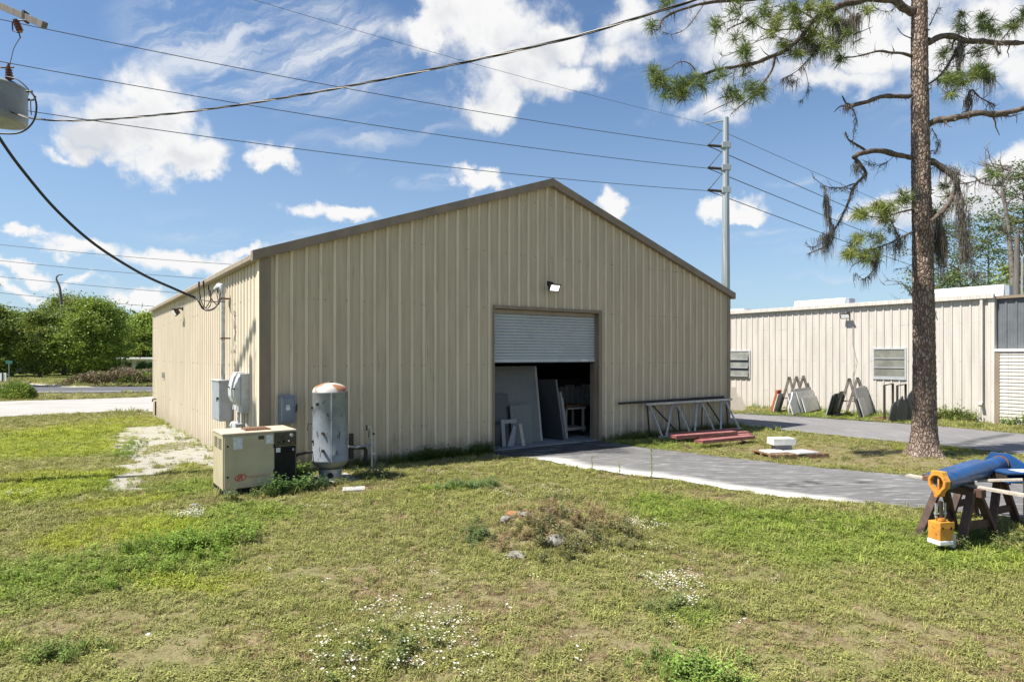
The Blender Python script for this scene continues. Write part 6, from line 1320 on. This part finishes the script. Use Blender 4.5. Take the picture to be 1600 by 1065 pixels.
def blobs(L_, src):
    acc = None
    for px, py, rx, ry, st in L_:
        X = (px-CX)/F; Z = (CY-py)/F; n_ = math.sqrt(1+X*X+Z*Z); a_ = math.atan2(X, 1); e_ = math.asin(Z/n_)
        ra = rx/F/(1+X*X); re = ry/F*math.cos(e_)**2/math.sqrt(1+X*X)*1.05
        v_ = t.n('ShaderNodeVectorMath', {0: src, 1: (a_, e_, 0)}, operation='SUBTRACT').outputs[0]; v_ = t.scl(v_, (1/ra, 1/re, 0))
        l_ = t.n('ShaderNodeVectorMath', {0: v_}, operation='LENGTH').outputs['Value']; f_ = t.m('MULTIPLY_ADD', l_, -st, st)
        acc = f_ if acc is None else t.m('MAXIMUM', acc, f_)
    return acc
CUM = [(215, 184, 98, 66, 1), (265, 235, 88, 44, 1), (165, 225, 60, 30, .8), (305, 262, 50, 20, .9), (105, 228, 46, 12, .5),
    (760, 45, 110, 66, 1), (820, 120, 105, 56, 1), (890, 115, 60, 34, .8), (760, 165, 62, 34, .9), (680, 40, 70, 28, .7), (860, 60, 60, 50, .9),
    (965, 70, 70, 36, .55), (985, 20, 50, 50, .6), (1160, 60, 100, 80, .62), (1110, 160, 80, 26, .45), (1240, 60, 90, 70, .8), (1350, 60, 120, 70, 1), (1500, 60, 150, 74, 1), (1600, 110, 110, 46, .9), (1300, 130, 130, 30, .55), (1640, 30, 120, 100, 1),
    (1470, 300, 130, 46, 1), (1570, 262, 100, 40, 1), (1380, 310, 70, 26, .8), (418, 235, 40, 32, .85), (425, 258, 20, 20, .7), (515, 336, 66, 20, .95), (748, 294, 52, 20, 1), (945, 314, 26, 24, .9), (1150, 322, 48, 26, .95), (1170, 335, 36, 16, .9),
    (40, 372, 36, 13, .8), (135, 388, 80, 24, .9), (110, 400, 50, 14, .9), (290, 398, 86, 24, .95), (368, 388, 46, 14, .8), (30, 426, 50, 12, .7), (120, 442, 60, 8, .5), (240, 468, 80, 15, .75), (30, 464, 60, 14, .6), (1310, 330, 50, 10, .4)]
g = blobs(CUM, q); gsh = blobs(CUM[:24], t.n('ShaderNodeVectorMath', {0: q, 1: (.012, .022, 0)}, operation='ADD').outputs[0])
fine = dnoise(d, 34., 6, .6)[0]
gg = t.m('ADD', g, t.m('MULTIPLY', t.m('SUBTRACT', fine, .5), .62))
cum = t.m('POWER', t.ramp(gg, -.12, .50), 1.2)
# other parts of the sky (never framed here) get broken cumulus from noise
behind = t.ramp(t.m('ABSOLUTE', az), .85, 1.1); nz = dnoise(d, 3.2, 8, .55)[0]; cum = t.m('MAXIMUM', cum, t.m('MULTIPLY', behind, t.ramp(nz, .54, .66)))
# cirrus: streaks in a sheared frame
def streak(rot, sx, sy, scale, lo, hi):
    mp = t.n('ShaderNodeMapping', {0: t.n('ShaderNodeVectorMath', {0: q0, 1: t.scl(off, (.5, .5, 0))}, operation='ADD').outputs[0]}); mp.inputs['Rotation'].default_value = (0, 0, -rot)
    return t.ramp(dnoise(t.scl(mp.outputs[0], (sx, sy, 1)), scale, 8, .62)[0], lo, hi)
c1 = t.m('MULTIPLY', streak(R(27), 1.2, 8, 3.0, .40, .68), t.ramp(blobs([(430, 80, 240, 115, 1), (300, 60, 150, 120, .7), (520, 50, 160, 70, .9), (400, 130, 160, 40, .9)], q0), .0, .55))
c2 = t.m('MULTIPLY', streak(R(10), 1.4, 9, 3.0, .45, .75), t.ramp(blobs([(650, 275, 130, 26, 1), (560, 215, 150, 60, .6), (60, 140, 160, 120, .5), (640, 180, 150, 70, .6), (330, 360, 200, 40, .5), (450, 370, 160, 30, .8), (1200, 370, 90, 14, 1), (1240, 285, 60, 10, .9), (990, 330, 70, 10, .9), (1000, 60, 250, 90, .5), (1480, 150, 200, 70, .5)], q0), .0, .6))
c3 = t.m('MULTIPLY', streak(R(-2), .8, 16, 2.2, .44, .7), t.ramp(blobs([(1210, 440, 120, 7, .9), (1300, 440, 160, 40, .45), (150, 470, 300, 40, .5), (1350, 400, 200, 90, .35)], q0), .0, .6))
cir = t.m('MINIMUM', t.m('ADD', t.m('ADD', t.m('MULTIPLY', c1, .95), t.m('MULTIPLY', c2, .7)), t.m('MULTIPLY', c3, .6)), .8)
sky_c = t.mix(1., sky.outputs[0], SKY_TINT, 'MULTIPLY')
lowmix = t.m('MULTIPLY', t.ramp(el, .50, .0, 0., 1.), .46)
sky_c = t.mix(lowmix, sky_c, tuple(c*CLOUD_E for c in (.50, .66, .86)))
shade = t.m('MULTIPLY', t.ramp(gsh, .05, .8), t.ramp(dnoise(d, 10., 6, .6)[0], .36, .60))
cc = t.mix(t.m('MULTIPLY', shade, .75), tuple(c*CLOUD_E for c in (1.0, 1.0, 1.0)), tuple(c*CLOUD_E for c in (.66, .69, .75)))
res = t.mix(cir, sky_c, tuple(c*CLOUD_E*.95 for c in (.90, .94, 1.0))); res = t.mix(cum, res, cc)
bg = t.n('ShaderNodeBackground', {'Color': res, 'Strength': SKY_S}); t.n('ShaderNodeOutputWorld', {'Surface': bg})
w.cycles.sampling_method = 'NONE'
# ================================================================== CAMERA, OUTPUT
cam = bpy.data.cameras.new('camera'); co = bpy.data.objects.new('camera', cam); COL.objects.link(co); co.location = (0, 0, H); co.rotation_euler = (R(90), 0, 0)
cam.sensor_width = 36; cam.lens = 36*F/1600; cam.shift_y = (CY-532.5)/1600; cam.clip_end = 6000; cam.clip_start = .1; sc.camera = co
vs = sc.view_settings; vs.view_transform = 'Standard'; vs.look = 'None'; vs.exposure = EXPO; vs.gamma = 1; vs.use_curve_mapping = False
sc.render.engine = 'CYCLES'; sc.cycles.max_bounces = 6; sc.cycles.diffuse_bounces = 2; sc.cycles.transparent_max_bounces = 8; sc.cycles.use_denoising = True
